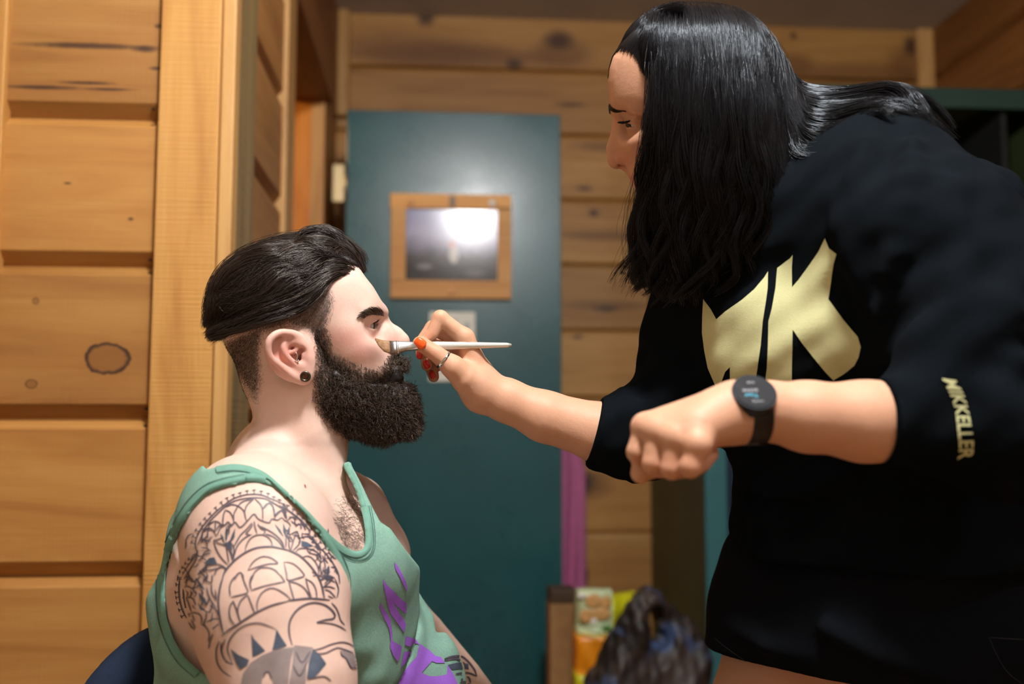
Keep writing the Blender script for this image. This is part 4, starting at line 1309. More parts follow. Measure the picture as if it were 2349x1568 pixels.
# folds: long soft ridges and a crease under the belly
for a, b, r in [((905, 1300, 1.27), (880, 1560, 1.22), .010), ((850, 1290, 1.17), (838, 1540, 1.14), .010), ((800, 1300, 1.14), (812, 1480, 1.12), .008),
                ((372, 1380, 1.22), (420, 1560, 1.18), .012), ((400, 1500, 1.14), (520, 1590, 1.08), .012), ((885, 1560, 1.22), (1010, 1500, 1.28), .010)]:
    shirt.cap(Cn(*a), Cn(*b), r, r, k=.03)
shirt.cap(Cn(940, 1430, 1.22), Cn(880, 1575, 1.17), .010, .012, k=.02, op='s')
midw = (Cn(690, 1180, 1.27))
def keep_fn(P):
    x, y, z = project(P)
    q = (P - midw) @ mw
    near = np.maximum(-armd(x, y) - np.clip((z - 1.21) / .02, 0, 1) * 400, -neckd(x, y)); far = np.maximum(-fard(x, y), -neckd(x, y))
    g = np.maximum(np.where(q > .02, near, far), -fard(x, y))
    return np.maximum(g * z / FPX, z * 0 + (0.60 - P[:, 2]))
def disp_cloth(P): return .0026 * vnoise(P * np.array([20, 20, 9]), 4) + .0005 * vnoise(P * 45, 6)
shell = Sdf(); 
lo_t, hi_t = shirt.bounds(); lo_t = np.maximum(lo_t, [-9, -9, .58])
shell.fn(lambda P: (lambda d: np.maximum(d - .0040, -.0050 - d))(shirt(P) - disp_cloth(P) * .6), lo_t, hi_t, k=0)
shell.cut(keep_fn, k=.0015)
tank, VT, FT = sdf_object('tank_top', shell, .0038, M_tank, man_root, lo=lo_t, hi=hi_t)
outer = Sdf(); outer.fn(lambda P: shirt(P) - disp_cloth(P) * .6 - .0040, lo_t, hi_t, k=0)
bv_tank = bvh_of((VT, FT)); bv_man = bvh_of((VT, FT), (VB, FB))
bvo = None
def binding(name, pts, width_px, closed=False, n=80, lift=.001, inset=0.0):
    """knitted edge band following a pixel path on the shirt (hits slightly inside the cut edge)"""
    q = spline(pts, n); tan = np.gradient(q, axis=0); tan /= np.linalg.norm(tan, axis=1)[:, None]
    nr2 = np.stack([-tan[:, 1], tan[:, 0]], 1)
    rows_ = []; prev = None
    for i in range(n):
        row = []
        for w in np.linspace(0, width_px, 5):
            p, nn = hit(bv_tank, *(q[i] + nr2[i] * (w + inset)), 0)
            row.append((p, nn))
        if any(r[0] is None for r in row): continue
        rows_.append([r[0] + r[1] * (lift + .0011 * math.sin(math.pi * (k + .5) / 5)) for k, r in enumerate(row)])
    R3 = np.array(rows_)
    for _ in range(6):
        st_ = np.linalg.norm(np.diff(R3[:, 2], axis=0), axis=1)
        S3 = R3.copy(); okm = (st_[:-1] < .03) & (st_[1:] < .03)
        S3[1:-1][okm] = (.25 * R3[:-2] + .5 * R3[1:-1] + .25 * R3[2:])[okm]; R3 = S3
    rows_ = list(R3)
    V = [p for r in rows_ for p in r]; F = []
    for i in range(len(rows_) - 1):
        if np.linalg.norm(rows_[i][2] - rows_[i + 1][2]) > .03: continue
        for k in range(4): F.append([i * 5 + k, i * 5 + k + 1, (i + 1) * 5 + k + 1, (i + 1) * 5 + k])
    me = bpy.data.meshes.new(name); me.from_pydata([tuple(map(float, v)) for v in V], [], F); me.update()
    for p in me.polygons: p.use_smooth = True
    return link(name, me, tank, M_tankrib, kind='stuff')
binding('neck_binding', NECKPOLY[1:17][::-1], -14, inset=-1.0)
binding('armhole_binding', ARMPOLY[:12][::-1], -15, inset=-1.0)
binding('armhole_binding', ARMPOLY[17:] + ARMPOLY[:1], 18, inset=1.0)
binding('neck_binding', NECKPOLY[16:20][::-1], -10, inset=-1.0)
# stitched seams beside the bindings
M_seam = plain('dark_seam', lin(66, 104, 94), 0.9)
def off_path(pts, d, n=60):
    q = spline(pts, n); tan = np.gradient(q, axis=0); tan /= np.linalg.norm(tan, axis=1)[:, None]
    return q + np.stack([-tan[:, 1], tan[:, 0]], 1) * d
print_lines('stitching', bv_tank, [(off_path(NECKPOLY[1:17][::-1], -17), 2.2), (off_path(NECKPOLY[8:17][::-1], -21), 1.6), (off_path(ARMPOLY[17:] + ARMPOLY[:1], 22), 2.0),
                                   (off_path(ARMPOLY[:12], 19), 2.0)], M_seam, tank, lift=.0009, kind='stuff')
# purple lettering on the chest
PURP = [[(877, 1327), (888, 1342), (900, 1353), (912, 1366), (924, 1377), (931, 1382), (931, 1408), (921, 1400), (909, 1388), (901, 1379), (905, 1388), (914, 1404), (925, 1420), (930, 1432), (925, 1450), (916, 1436), (905, 1420), (896, 1408), (889, 1390), (885, 1368), (880, 1346)],
        [(872, 1379), (878, 1392), (886, 1404), (895, 1420), (897, 1438), (899, 1455), (898, 1468), (908, 1474), (921, 1482), (917, 1503), (911, 1517), (901, 1503), (894, 1484), (895, 1465), (892, 1442), (886, 1428), (878, 1412), (870, 1392)],
        [(903, 1288), (911, 1297), (921, 1315), (930, 1334), (934, 1350), (932, 1356), (925, 1342), (916, 1322), (906, 1304)],
        [(930, 1458), (950, 1464), (962, 1478), (950, 1474), (938, 1482), (927, 1478)],
        [(962, 1476), (985, 1492), (998, 1504), (1010, 1506), (1020, 1520), (1000, 1520), (990, 1516), (975, 1532), (966, 1542), (984, 1550), (1005, 1550), (1024, 1546), (1026, 1524), (1040, 1548), (1052, 1575), (905, 1580), (915, 1560), (925, 1540), (945, 1516), (955, 1504), (958, 1490)],
        [(925, 1494), (944, 1492), (940, 1504), (930, 1518), (918, 1530)]]
print_polys('purple_print', bv_tank, PURP, M_purple, tank, lift=.0009, cell=5)

# ---- trousers, shoes (below the picture)
hipc = np.array([*C(670, 1800, 1.26)[:2], .53])
tr = Sdf()
tr.ell(hipc, (.17, .15, .13), np.stack([mw, mf, ZV]))
for sg in (-1, 1):
    h0 = hipc + mw * sg * .095; kn = h0 + mf * .44 + mw * sg * .05 + ZV * -.02; an = kn + mf * .03 - ZV * (kn[2] - .10)
    tr.chain([h0, kn], [.095, .068], k=.04); tr.chain([kn, an], [.066, .05], k=.03)
trous, _v, _f = sdf_object('trousers', tr, .010, M_trouser, man_root)
for sg in (-1, 1):
    h0 = hipc + mw * sg * .095; kn = h0 + mf * .44 + mw * sg * .05; an = kn + mf * .03
    b = np.array([an[0], an[1], .045]); sh = Sdf()
    sh.ell(b + mf * .06, (.05, .14, .045), np.stack([mw, mf, ZV])); sh.cap(b, b + ZV * .05, .045, .04, k=.03)
    sh.cut(lambda P: .001 - P[:, 2], k=.004)
    sdf_object('shoe', sh, .008, M_shoe, man_root)
# ------------------------------------------------------------------ the standing woman
wf = Frame(1500, 290, 1.22); LW = wf.L; sw = wf.px1
WPROF = [(1408, 135), (1400, 160), (1396, 190), (1397, 216), (1401, 238), (1406, 257), (1411, 275), (1414, 292), (1413, 310), (1420, 340), (1432, 370), (1440, 386), (1443, 395), (1448, 407), (1450, 413), (1452, 420), (1455, 428),
         (1460, 438), (1467, 450), (1476, 462), (1492, 474), (1520, 482), (1560, 478), (1610, 520), (1700, 620), (1850, 560), (1800, 330), (1790, 180), (1750, 95), (1680, 50), (1600, 33), (1520, 42), (1460, 75), (1424, 112)]
wprof = polydist_map(WPROF)
wa = wf.rot(-14)
wom = Sdf()
wom.ell(LW(1610, 175), (.088, .074, .080), wa)
wom.ell(LW(1495, 185), (.064, .066, .085), wa, k=.03)
wom.ell(LW(1500, 300), (.052, .058, .080), wa, k=.03)
wom.ell(LW(1530, 415), (.048, .046, .038), wa, k=.03)
for sg in (-1, 1):
    wom.ell(LW(1485, 315, sg * .044), (.020, .018, .018), wa, k=.02)
    wom.cap(LW(1590, 400, sg * .045), LW(1490, 460, sg * .012), .018, .014, k=.02)
wom.cap(LW(1620, 360), C(1790, 560, 1.24), .052, .058, k=.03)
wom.cut(lambda P: np.where(((P - wf.O) @ -wf.ez) < .20, wprof(*wf.planepx(P)) * sw, -1), k=.012)
for sg in (-1, 1):
    wom.ell(LW(1436, 284, sg * .035), (.016, .014, .011), wa, k=.013, op='s')
    wom.ell(LW(1430, 284, sg * .047), (.026, .019, .0115), wa, k=.022, op='s')
    wom.cap(LW(1416, 252, sg * .010), LW(1462, 250, sg * .050), .0055, .005, k=.014)
    wom.ball(LW(1459, 279, sg * .0315), .0138, k=.008)
    wom.ell(LW(1440, 287, sg * .0335), (.0125, .0135, .0019), wf.rot(8), k=.0015, op='s')
    wom.cap(LW(1436, 268, sg * .026), LW(1464, 262, sg * .045), .0016, .0014, k=.004)
wom.chain([LW(1416, 290), LW(1417, 318), LW(1411, 340), LW(1411, 362)], [.0055, .0070, .0085, .0092], k=.012, inner=.01)
wom.ball(LW(1414, 370), .0092, k=.006)
for sg in (-1, 1):
    wom.ell(LW(1436, 362, sg * .0125), (.0115, .0070, .0085), wf.rot(-10), k=.006)
    wom.ell(LW(1428, 378, sg * .0070), (.0048, .0032, .0034), wf.rot(-10), k=.002, op='s')
wom.cap(LW(1434, 384), LW(1446, 396), .0042, .004, k=.006)
wom.chain([LW(1478, 402, -.022), LW(1462, 402, -.013), LW(1453, 405, 0), LW(1462, 402, .013), LW(1478, 402, .022)], [.0028, .0042, .0048, .0042, .0028], k=.004)
wom.chain([LW(1480, 408, -.020), LW(1467, 417, -.012), LW(1460, 420, 0), LW(1467, 417, .012), LW(1480, 408, .020)], [.0028, .0048, .0056, .0048, .0028], k=.005)

# trunk under the hoodie
ws1 = C(2060, 400, 1.08); ws0 = C(1650, 560, 1.33)
wu = ws1 - ws0; wu /= np.linalg.norm(wu)
wuh = np.array([wu[0], wu[1], 0]); wuh /= np.linalg.norm(wuh)
wom.loft([(C(1850, 500, 1.21), wu, .13, .08), (C(1900, 780, 1.23), wuh, .15, .10), (C(2010, 1080, 1.26), wuh, .14, .10), (C(2010, 1420, 1.28), wuh, .16, .12)], k=.04)
wom.chain([ws1, C(2200, 680, 1.03), C(2335, 975, .96)], [.055, .047, .040], k=.03, inner=.02)
wom.chain([ws0, C(1600, 780, 1.30), C(1515, 1000, 1.27)], [.055, .047, .040], k=.03, inner=.02)
# near forearm and loose fist
wom.chain([C(2335, 975, .96), C(2150, 968, .935), C(1980, 966, .925), C(1850, 955, .918), C(1760, 942, .915), C(1690, 944, .912)], [.042, .042, .0365, .0315, .0262, .0245], k=.012, inner=.01)
MC = [C(1480, 978, .915), C(1508, 988, .899), C(1550, 1004, .884), C(1600, 1020, .871)]
for i, m in enumerate(MC):
    wom.chain([C(1688, 946, .912), C(1630 - 8 * i, 940 + 16 * i, .910 - .008 * i), m], [.022, .0165, .0128], k=.014)
for m, p, q, t_ in zip(MC, [C(1462, 1036, .911), C(1498, 1062, .893), C(1541, 1074, .880), C(1584, 1070, .868)],
                       [C(1484, 1062, .928), C(1524, 1074, .913), C(1566, 1074, .900), C(1608, 1060, .888)],
                       [C(1520, 1040, .935), C(1556, 1050, .922), C(1596, 1052, .910), C(1628, 1040, .900)]):
    wom.chain([m, p], [.0106, .0098], k=.003)
    wom.chain([p, q, t_], [.0100, .0090, .0080], k=.002)
    wom.ball(m, .0116, k=.005)
wom.chain([C(1620, 985, .935), C(1550, 1030, .938), C(1498, 1066, .925), C(1470, 1085, .914)], [.017, .013, .0112, .0094], k=.008)
# far forearm and the hand that holds the brush
wom.chain([C(1515, 1000, 1.27), C(1380, 993, 1.25), C(1250, 955, 1.25), C(1160, 917, 1.25), C(1112, 900, 1.25)], [.042, .037, .031, .0262, .0245], k=.012, inner=.01)
HM = [C(1066, 775, 1.247), C(1062, 783, 1.264), C(1060, 800, 1.281), C(1060, 822, 1.295)]
for i, m in enumerate(HM):
    wom.chain([C(1108, 896, 1.25), C(1090, 848, 1.252 + .010 * i), m], [.022, .0165, .0122], k=.012)
wom.chain([C(1106, 892, 1.245), C(1068, 868, 1.232), C(1040, 842, 1.224)], [.022, .0185, .0135], k=.012)
wom.chain([C(1040, 842, 1.224), C(1002, 812, 1.220), C(968, 790, 1.221)], [.0128, .0104, .0094], k=.008)
wom.ball(C(964, 788, 1.221), .0094, k=.003)
wom.chain([HM[0], C(1010, 729, 1.242)], [.0112, .0096], k=.006)
wom.chain([C(1010, 729, 1.242), C(992, 764, 1.238), C(972, 783, 1.236)], [.0098, .0084, .0068], k=.003)
for m, p, q, t_ in [(HM[1], C(992, 752, 1.270), C(968, 783, 1.262), C(966, 812, 1.250)), (HM[2], C(1000, 790, 1.292), C(978, 815, 1.282), C(979, 838, 1.268)), (HM[3], C(1016, 826, 1.300), C(990, 845, 1.290), C(995, 864, 1.277))]:
    wom.chain([m, p], [.0108, .0092], k=.006); wom.chain([p, q, t_], [.0094, .0082, .0068], k=.003)
# legs
def zy(z, d): return 784 + FPX * (FV[2] - (z - CAM[2]) / d) / UV[2]
for hx, hd, kx, kd, ax_, ad in [(1850, 1.33, 1700, 1.34, 1790, 1.38), (2150, 1.22, 2120, 1.20, 2190, 1.26)]:
    wom.chain([C(hx, 1400, hd), C((hx + kx) / 2 + 8, 1640, (hd + kd) / 2), C(kx, zy(.48, kd), kd)], [.096, .086, .060], k=.03, inner=.02)
    wom.chain([C(kx, zy(.48, kd), kd), C((kx + ax_) / 2, zy(.32, kd), kd + .02), C(ax_, zy(.09, ad), ad)], [.058, .054, .034], k=.02, inner=.02)
wroot = empty('person', (C(2000, 1400, 1.27)[0], C(2000, 1400, 1.27)[1], 0.0),
              label='standing woman with long dark hair in a black hoodie, holding the brush', cat='person')
lo_w, hi_w = wom.bounds()
cA = LW(1480, 290); cB = C(1540, 1000, .90); cC = C(1020, 810, 1.25)
finew = lambda P: np.minimum(np.minimum(np.linalg.norm(P - cA, axis=1) - .17, np.linalg.norm(P - cB, axis=1) - .075), np.linalg.norm(P - cC, axis=1) - .065)
VW, FW = two_res(wom, lo_w, hi_w, .0018, .0045, finew, [(cA - .19, cA + .19), (cB - .095, cB + .095), (cC - .085, cC + .085)])
body_w = link('body', mesh_np('body', VW, FW), wroot, M_skin_w)
wpx, wpy, wpz = project(VW)
G = lambda x, y, rx, ry: np.exp(-(((wpx - x) / rx) ** 2 + ((wpy - y) / ry) ** 2))
red = .35 * G(1420, 368, 25, 22) + .3 * G(1465, 350, 30, 40) + .3 * G(1560, 1060, 110, 30) + .35 * G(975, 800, 30, 60)
lip = np.clip(1.1 * G(1458, 411, 14, 9), 0, .75) * (np.abs((VW - wf.O) @ wf.ey) < .1)
vcol(body_w, 'red', np.clip(red, 0, .6)); vcol(body_w, 'lip', lip); vcol(body_w, 'stub', np.zeros(len(VW)))
bv_wbody = bvh_of((VW, FW))
for sg in (-1, 1):
    c = LW(1459, 279, sg * .0315)
    bm = bmesh.new(); bmesh.ops.create_uvsphere(bm, u_segments=28, v_segments=18, radius=.0122); bmesh.ops.translate(bm, verts=bm.verts, vec=c)
    eye = link('eye', bm_mesh('eye', bm, True), wroot, M_sclera)
    fwd = -wf.ex * .80 - wf.ez * .38 - wf.ey * .42; fwd /= np.linalg.norm(fwd)
    bm = bmesh.new(); bmesh.ops.create_uvsphere(bm, u_segments=24, v_segments=12, radius=.0062)
    R_ = Vector((0, 0, 1)).rotation_difference(Vector(fwd)).to_matrix()
    for v in bm.verts: v.co = R_ @ Vector((v.co.x, v.co.y, v.co.z * .38)) + Vector(c + fwd * .0108)
    link('iris', bm_mesh('iris', bm, True), eye, plain('dark_brown_iris', lin(34, 24, 20), 0.08))
M_hair_w = hair_mat('black_hair', lin(16, 14, 16), 0.26, (.78, .90, 1, 1), 0.32, 0.4)
M_haircore_w = plain('black_hair_mass', lin(12, 11, 12), 0.6)
for sg in (-1, 1):
    bg = [[LW(x, y, sg * o) for x, y, o in spline(p, 6)] for p in [
        [(1409, 256, .008), (1410, 248, .010), (1414, 242, .013)], [(1417, 251, .014), (1420, 242, .017), (1428, 237, .021)], [(1428, 247, .022), (1434, 241, .026), (1444, 238, .030)],
        [(1444, 245, .032), (1452, 242, .036), (1462, 244, .040)]]]
    g2 = guide_strands(np.array(bg), 220, 6, .0009, clump=.2, seed=19, frizz=.0002)
    q0 = g2[:, 0].copy(); q1 = q0
    for _ in range(5): q1, _g = project_surface(wom, q1, .012)
    g2 = push_out(wom, g2 + (q1 - q0)[:, None], .0008)
    strands('eyebrow', g2, np.interp(np.linspace(0, 1, 6), [0, .6, 1], [.00026, .00022, .0001]), M_hair_w, body_w)
    lg = [[LW(*p) for p in spline([(x, y, sg * o), (x - 7, y + 4, sg * (o + .001)), (x - 17, y + 3, sg * (o + .001))], 6)] for x, y, o in [(1437, 277, .024), (1434, 278, .031), (1438, 277, .039), (1446, 276, .044)]]
    strands('eyelash', guide_strands(np.array(lg), 90, 6, .0007, clump=.3, seed=2), np.array([.0003, .00028, .00025, .0002, .00016, .0001]), M_hair_w, body_w)

# ---- fingernails
M_nail_or = plain('orange_nail_varnish', lin(244, 92, 30), 0.22)
M_nail_rd = plain('red_nail_varnish', lin(206, 44, 30), 0.22)
def nail(c, nrm, along, l, w, mat, th=.0012):
    nrm = np.asarray(nrm) / np.linalg.norm(nrm); along = along - nrm * (along @ nrm); along /= np.linalg.norm(along); sd = np.cross(nrm, along)
    V = []; F = []; nu, nv = 9, 7
    for i in range(nu):
        for j in range(nv):
            u = -1 + 2 * i / (nu - 1); v = -1 + 2 * j / (nv - 1)
            uu, vv_ = u * math.sqrt(1 - v * v * .35), v * math.sqrt(1 - u * u * .35)
            V.append(c + along * uu * l + sd * vv_ * w + nrm * (th - .0022 * vv_ ** 2 * (w / .006) - .0010 * uu ** 2))
    for i in range(nu - 1):
        for j in range(nv - 1): F.append([i * nv + j, i * nv + j + 1, (i + 1) * nv + j + 1, (i + 1) * nv + j])
    me = mesh_np('fingernail', V, F)
    o = link('fingernail', me, wroot, mat); m = o.modifiers.new('thick', 'SOLIDIFY'); m.thickness = .0008; m.offset = -1
    return o
p, n = hit(bv_wbody, 964, 787, .0002); nail(p + n * .0006, n, C(952, 781, 1.22) - C(976, 797, 1.22), .0072, .0060, M_nail_or)
for x, y, ax_ in [(963, 812, (0, 1)), (979, 836, (.4, 1)), (992, 860, (.5, 1))]:
    p, n = hit(bv_wbody, x, y, .0002)
    if p is not None: nail(p + n * .0004, n, RV * ax_[0] - UV * ax_[1], .0058, .0036, M_nail_rd)
# thumb ring
rc = C(1017, 825, 1.222); ra = C(1040, 842, 1.224) - C(1002, 812, 1.220); ra /= np.linalg.norm(ra)
u1 = np.cross(ra, UV); u1 /= np.linalg.norm(u1); u2 = np.cross(ra, u1)
def band(name, c, ax, R0, w, th, mat, parent, squash=(1, 1), u=None, seg=48):
    ax = ax / np.linalg.norm(ax); u = (np.cross(ax, ZV) if u is None else u - ax * (u @ ax)); u = u / np.linalg.norm(u); v = np.cross(ax, u)
    V = []; F = []
    pr = [(-w / 2, 0), (-w / 2 * .8, th), (w / 2 * .8, th), (w / 2, 0)]
    for i in range(seg):
        a = 2 * math.pi * i / seg
        d = math.cos(a) * u * squash[0] + math.sin(a) * v * squash[1]
        for o, t in pr: V.append(c + ax * o + d * (R0 + t))
    for i in range(seg):
        k = (i + 1) % seg
        for j in range(4): F.append([i * 4 + j, i * 4 + (j + 1) % 4, k * 4 + (j + 1) % 4, k * 4 + j])
    return link(name, mesh_np(name, V, F), parent, mat)
band('thumb_ring', rc, ra, .0114, .0046, .0011, M_steel, wroot)

# ---- wristwatch
M_black = plain('black_rubber', lin(14, 14, 15), 0.45)
M_bezel = plain('watch_bezel', lin(38, 44, 52), 0.25, 0.6)
M_glass = plain('watch_glass', lin(30, 34, 40), 0.08, 0.0)
M_wtxt = plain('watch_grey_text', lin(170, 172, 178), 0.5); M_wcy = plain('watch_cyan_text', lin(70, 190, 220), 0.5)
wc = C(1726, 944, .914); wax = C(1760, 942, .915) - C(1690, 944, .912); wax /= np.linalg.norm(wax)
wn = UV * .62 - ray(1730, 930) / np.linalg.norm(ray(1730, 930)) * .785; wn -= wax * (wn @ wax); wn /= np.linalg.norm(wn)
watch = band('wristwatch', wc, wax, .0282, .0215, .0026, M_black, wroot, squash=(1.0, 1.0), u=wn)
cc = C(1730, 902, .890)
ws_ = np.cross(wn, wax)
def disc(name, c, n, R0, th, mat, parent, bev=.0, seg=56):
    bm = bmesh.new(); bmesh.ops.create_cone(bm, cap_ends=True, segments=seg, radius1=R0, radius2=R0 - bev, depth=th)
    m = Matrix((Vector(wax), Vector(ws_) * -1, Vector(n))).transposed()
    for v in bm.verts: v.co = m @ v.co + Vector(c)
    o = link(name, bm_mesh(name, bm), parent, mat)
    return o
disc('watch_case', cc - wn * .003, wn, .0212, .010, M_bezel, watch, .0012)
disc('watch_screen', cc + wn * .0022, wn, .0182, .0012, M_glass, watch, .0004)
def flat_text(name, txt, size, c, right, up, nrm, mat, parent):
    cu = bpy.data.curves.new(name, 'FONT'); cu.body = txt; cu.size = size; cu.align_x = 'CENTER'; cu.align_y = 'CENTER'
    to = bpy.data.objects.new(name, cu); COL.objects.link(to)
    dg = bpy.context.evaluated_depsgraph_get(); dg.update()
    me = bpy.data.meshes.new_from_object(to.evaluated_get(dg)); bpy.data.objects.remove(to)
    for v in me.vertices: v.co = Vector(c + right * v.co.x + up * v.co.y + nrm * .0001)
    return link(name, me, parent, mat)
dn = ws_ if ws_ @ UV < 0 else -ws_       # points down the dial as seen
face = cc + wn * .0030
for nm, tx, sz, ox, oy, mt in [('dial_text', 'active', .0062, -.004, -.0010, M_wtxt), ('dial_text', 'Tour', .0062, -.0045, .0042, M_wcy), ('dial_text', '10:38', .0034, -.001, -.0105, M_wtxt), ('dial_text', 'running', .0034, .0, .0115, M_wtxt)]:
    flat_text(nm, tx, sz, face + wax * ox + dn * oy, -wax, dn, wn, mt, watch)
link('strap_buckle', tube_mesh('strap_buckle', [C(1697, 1008, .905), C(1705, 1016, .903), C(1740, 1016, .903)], .0014, 8), watch, plain('blue_grey_buckle', lin(130, 150, 166), 0.3, 0.7))
# ---- hoodie
M_hood = cloth_mat('black_sweatshirt', lin(12, 16, 20), 0.2, 650, 0.95, spec=.03)
M_hoodrib = cloth_mat('black_rib', lin(13, 17, 21), 0.25, 1100, 0.95, spec=.03)
M_logo = cloth_mat('pale_yellow_print', lin(206, 207, 156), 0.10, 800, 0.75)
M_short = cloth_mat('black_shorts_cloth', lin(14, 17, 22), 0.2, 900, 0.9, spec=.05)
hd = Sdf()
hd.loft([(C(1870, 440, 1.20), wu, .135, .085), (C(1885, 560, 1.20), wu, .175, .120), (C(1880, 780, 1.22), wuh, .195, .150), (C(1970, 960, 1.245), wuh, .192, .150), (C(2018, 1110, 1.26), wuh, .198, .155), (C(2025, 1240, 1.265), wuh, .205, .162),
         (C(2022, 1330, 1.27), wuh, .205, .16)], k=.03)
hd.chain([C(2058, 446, 1.085), C(2135, 570, 1.045), C(2235, 760, .995), C(2335, 955, .955)], [.082, .088, .084, .074], k=.06, inner=.04)
hd.chain([C(2340, 970, .955), C(2200, 972, .935), C(2060, 968, .926)], [.070, .048, .041], k=.04, inner=.02)
hd.chain([C(1690, 560, 1.30), C(1600, 760, 1.30), C(1525, 985, 1.27)], [.085, .066, .056], k=.05, inner=.03)
hd.chain([C(1525, 990, 1.27), C(1450, 1000, 1.255), C(1385, 992, 1.25)], [.055, .051, .043], k=.03, inner=.02)
hd.ell(C(2244, 488, 1.16), (.036, .06, .052), None, k=.02)                       # hood lying on the back
hd.cap(C(1830, 450, 1.16), C(2005, 395, 1.12), .050, .046, k=.04)
hd.cap(C(2010, 420, 1.14), C(2225, 480, 1.16), .055, .045, k=.05)
# cloth folds: soft ridges laid on the cloth itself
hbase = hd.copy()
def fold(pts, r, d, k=.02, sink=.0, op='u'):
    q = spline(pts, 9)
    ok = d < 1.6; t = np.arange(9)
    d = np.polyval(np.polyfit(t[ok], d[ok], 3), t)
    tap = np.interp(t, [0, 2, 6, 8], [.35, 1, 1, .35])
    hd.chain([C(x, y, dd + r * sink) for (x, y), dd in zip(q, d)], r * tap, k=k, inner=.01, op=op)
FOLDS = [([(2105, 900), (2190, 850), (2280, 822), (2345, 830)], .012), ([(2065, 862), (2130, 815), (2230, 775), (2345, 762)], .012), ([(2075, 800), (2160, 752), (2270, 715), (2345, 716)], .010),
               ([(2245, 890), (2300, 925), (2322, 985), (2300, 1050)], .012), ([(1992, 330), (1972, 420), (1990, 520)], .009), ([(2090, 320), (2082, 450), (2052, 600), (2015, 730)], .010),
               ([(2165, 420), (2195, 560), (2195, 700)], .010), ([(1930, 470), (1965, 590), (1995, 700)], .007), ([(1428, 905), (1462, 950), (1478, 1030), (1462, 1095)], .009), ([(1480, 850), (1520, 905), (1545, 1000)], .010),
               ([(1500, 800), (1545, 850), (1590, 930)], .009), ([(1720, 1100), (1790, 1135), (1880, 1110), (1945, 1065)], .009), ([(1712, 1165), (1770, 1200), (1850, 1185)], .009), ([(1705, 1235), (1750, 1265), (1800, 1290)], .008),
               ([(1990, 1370), (2120, 1350), (2260, 1320), (2340, 1290)], .009)]
fq = np.vstack([spline(p, 9) for p, r in FOLDS]); fdp = trace(hbase, fq[:, 0], fq[:, 1]).reshape(-1, 9)
for (pts, r), dd_ in zip(FOLDS, fdp): fold(pts, r, dd_, .025)
hd.disp(lambda P: .004 * vnoise(P * np.array([9, 9, 14]), 21) + .0015 * vnoise(P * 40, 22))
# openings
cu1 = C(2016, 967, .925); cua = C(2060, 968, .926) - cu1; cua /= np.linalg.norm(cua)
cu2 = C(1362, 986, 1.25); cub = C(1400, 996, 1.25) - cu2; cub /= np.linalg.norm(cub)
hemz = C(1690, 1270, 1.28)[2]
def hood_keep(P):
    g = hemz - P[:, 2]
    a = np.where(np.linalg.norm(P - cu1, axis=1) < .12, -((P - cu1) @ cua), -1)
    b = np.where(np.linalg.norm(P - cu2, axis=1) < .12, -((P - cu2) @ cub), -1)
    return np.maximum(np.maximum(g, a), b)
hd.cut(hood_keep, k=.004)
hood, VHd, FHd = sdf_object('hoodie', hd, .0052, M_hood, wroot)
bv_hood = bvh_of((VHd, FHd))
band('cuff', cu1 + cua * .028, cua, .0395, .056, .0025, M_hoodrib, hood, squash=(1.0, 1.0), u=UV)
band('cuff', cu2 + cub * .016, cub, .0405, .032, .0035, M_hoodrib, hood, squash=(1.0, 1.0), u=UV)
M_POLY = [(1615, 686), (1632, 709), (1645, 732), (1665, 714), (1703, 688), (1730, 665), (1753, 638), (1763, 622), (1762, 661), (1757, 699), (1751, 737), (1747, 791), (1739, 844), (1732, 885), (1725, 925), (1676, 925), (1676, 841), (1665, 852), (1653, 885), (1644, 887), (1625, 843), (1617, 802), (1612, 764), (1613, 722)]
K_POLY = [(1820, 584), (1814, 592), (1784, 615), (1780, 661), (1772, 707), (1764, 737), (1763, 791), (1760, 844), (1754, 900), (1817, 905), (1818, 825), (1820, 756), (1841, 787), (1868, 821), (1894, 852), (1912, 871), (1937, 856), (1961, 837), (1971, 818), (1976, 795), (1969, 772), (1952, 753), (1933, 730),
          (1914, 703), (1902, 686), (1906, 661), (1910, 630), (1915, 603), (1921, 582), (1904, 569), (1894, 546), (1879, 577), (1856, 611), (1833, 642), (1818, 659), (1818, 615)]
print_polys('logo_print', bv_hood, [M_POLY], M_logo, hood, lift=.0012, cell=7)
print_polys('logo_print', bv_hood, [K_POLY], M_logo, hood, lift=.0012, cell=7)
# sleeve lettering, running down the forearm
cu = bpy.data.curves.new('sleeve_lettering', 'FONT'); cu.body = 'MIKKELLER'; cu.size = 1.0; cu.offset = 0.02
to = bpy.data.objects.new('sleeve_lettering', cu); COL.objects.link(to)
dg = bpy.context.evaluated_depsgraph_get(); dg.update()
tme = bpy.data.meshes.new_from_object(to.evaluated_get(dg)); bpy.data.objects.remove(to)
bm = bmesh.new(); bm.from_mesh(tme)
bmesh.ops.triangulate(bm, faces=bm.faces)
for _ in range(3):
    es = [e for e in bm.edges if e.calc_length() > .16]
    bmesh.ops.subdivide_edges(bm, edges=es, cuts=1); bmesh.ops.triangulate(bm, faces=[f for f in bm.faces if len(f.verts) > 3])
xsv = [v.co.x for v in bm.verts]; ysv = [v.co.y for v in bm.verts]
x0, x1, y0, y1 = min(xsv), max(xsv), min(ysv), max(ysv)
LE = spline([(2160, 868), (2178, 905), (2190, 940), (2194, 970), (2197, 1000), (2199, 1025), (2196, 1052)], 60); RE = spline([(2192, 872), (2209, 900), (2219, 930), (2226, 960), (2230, 985), (2234, 1015), (2232, 1050)], 60)
bad = []
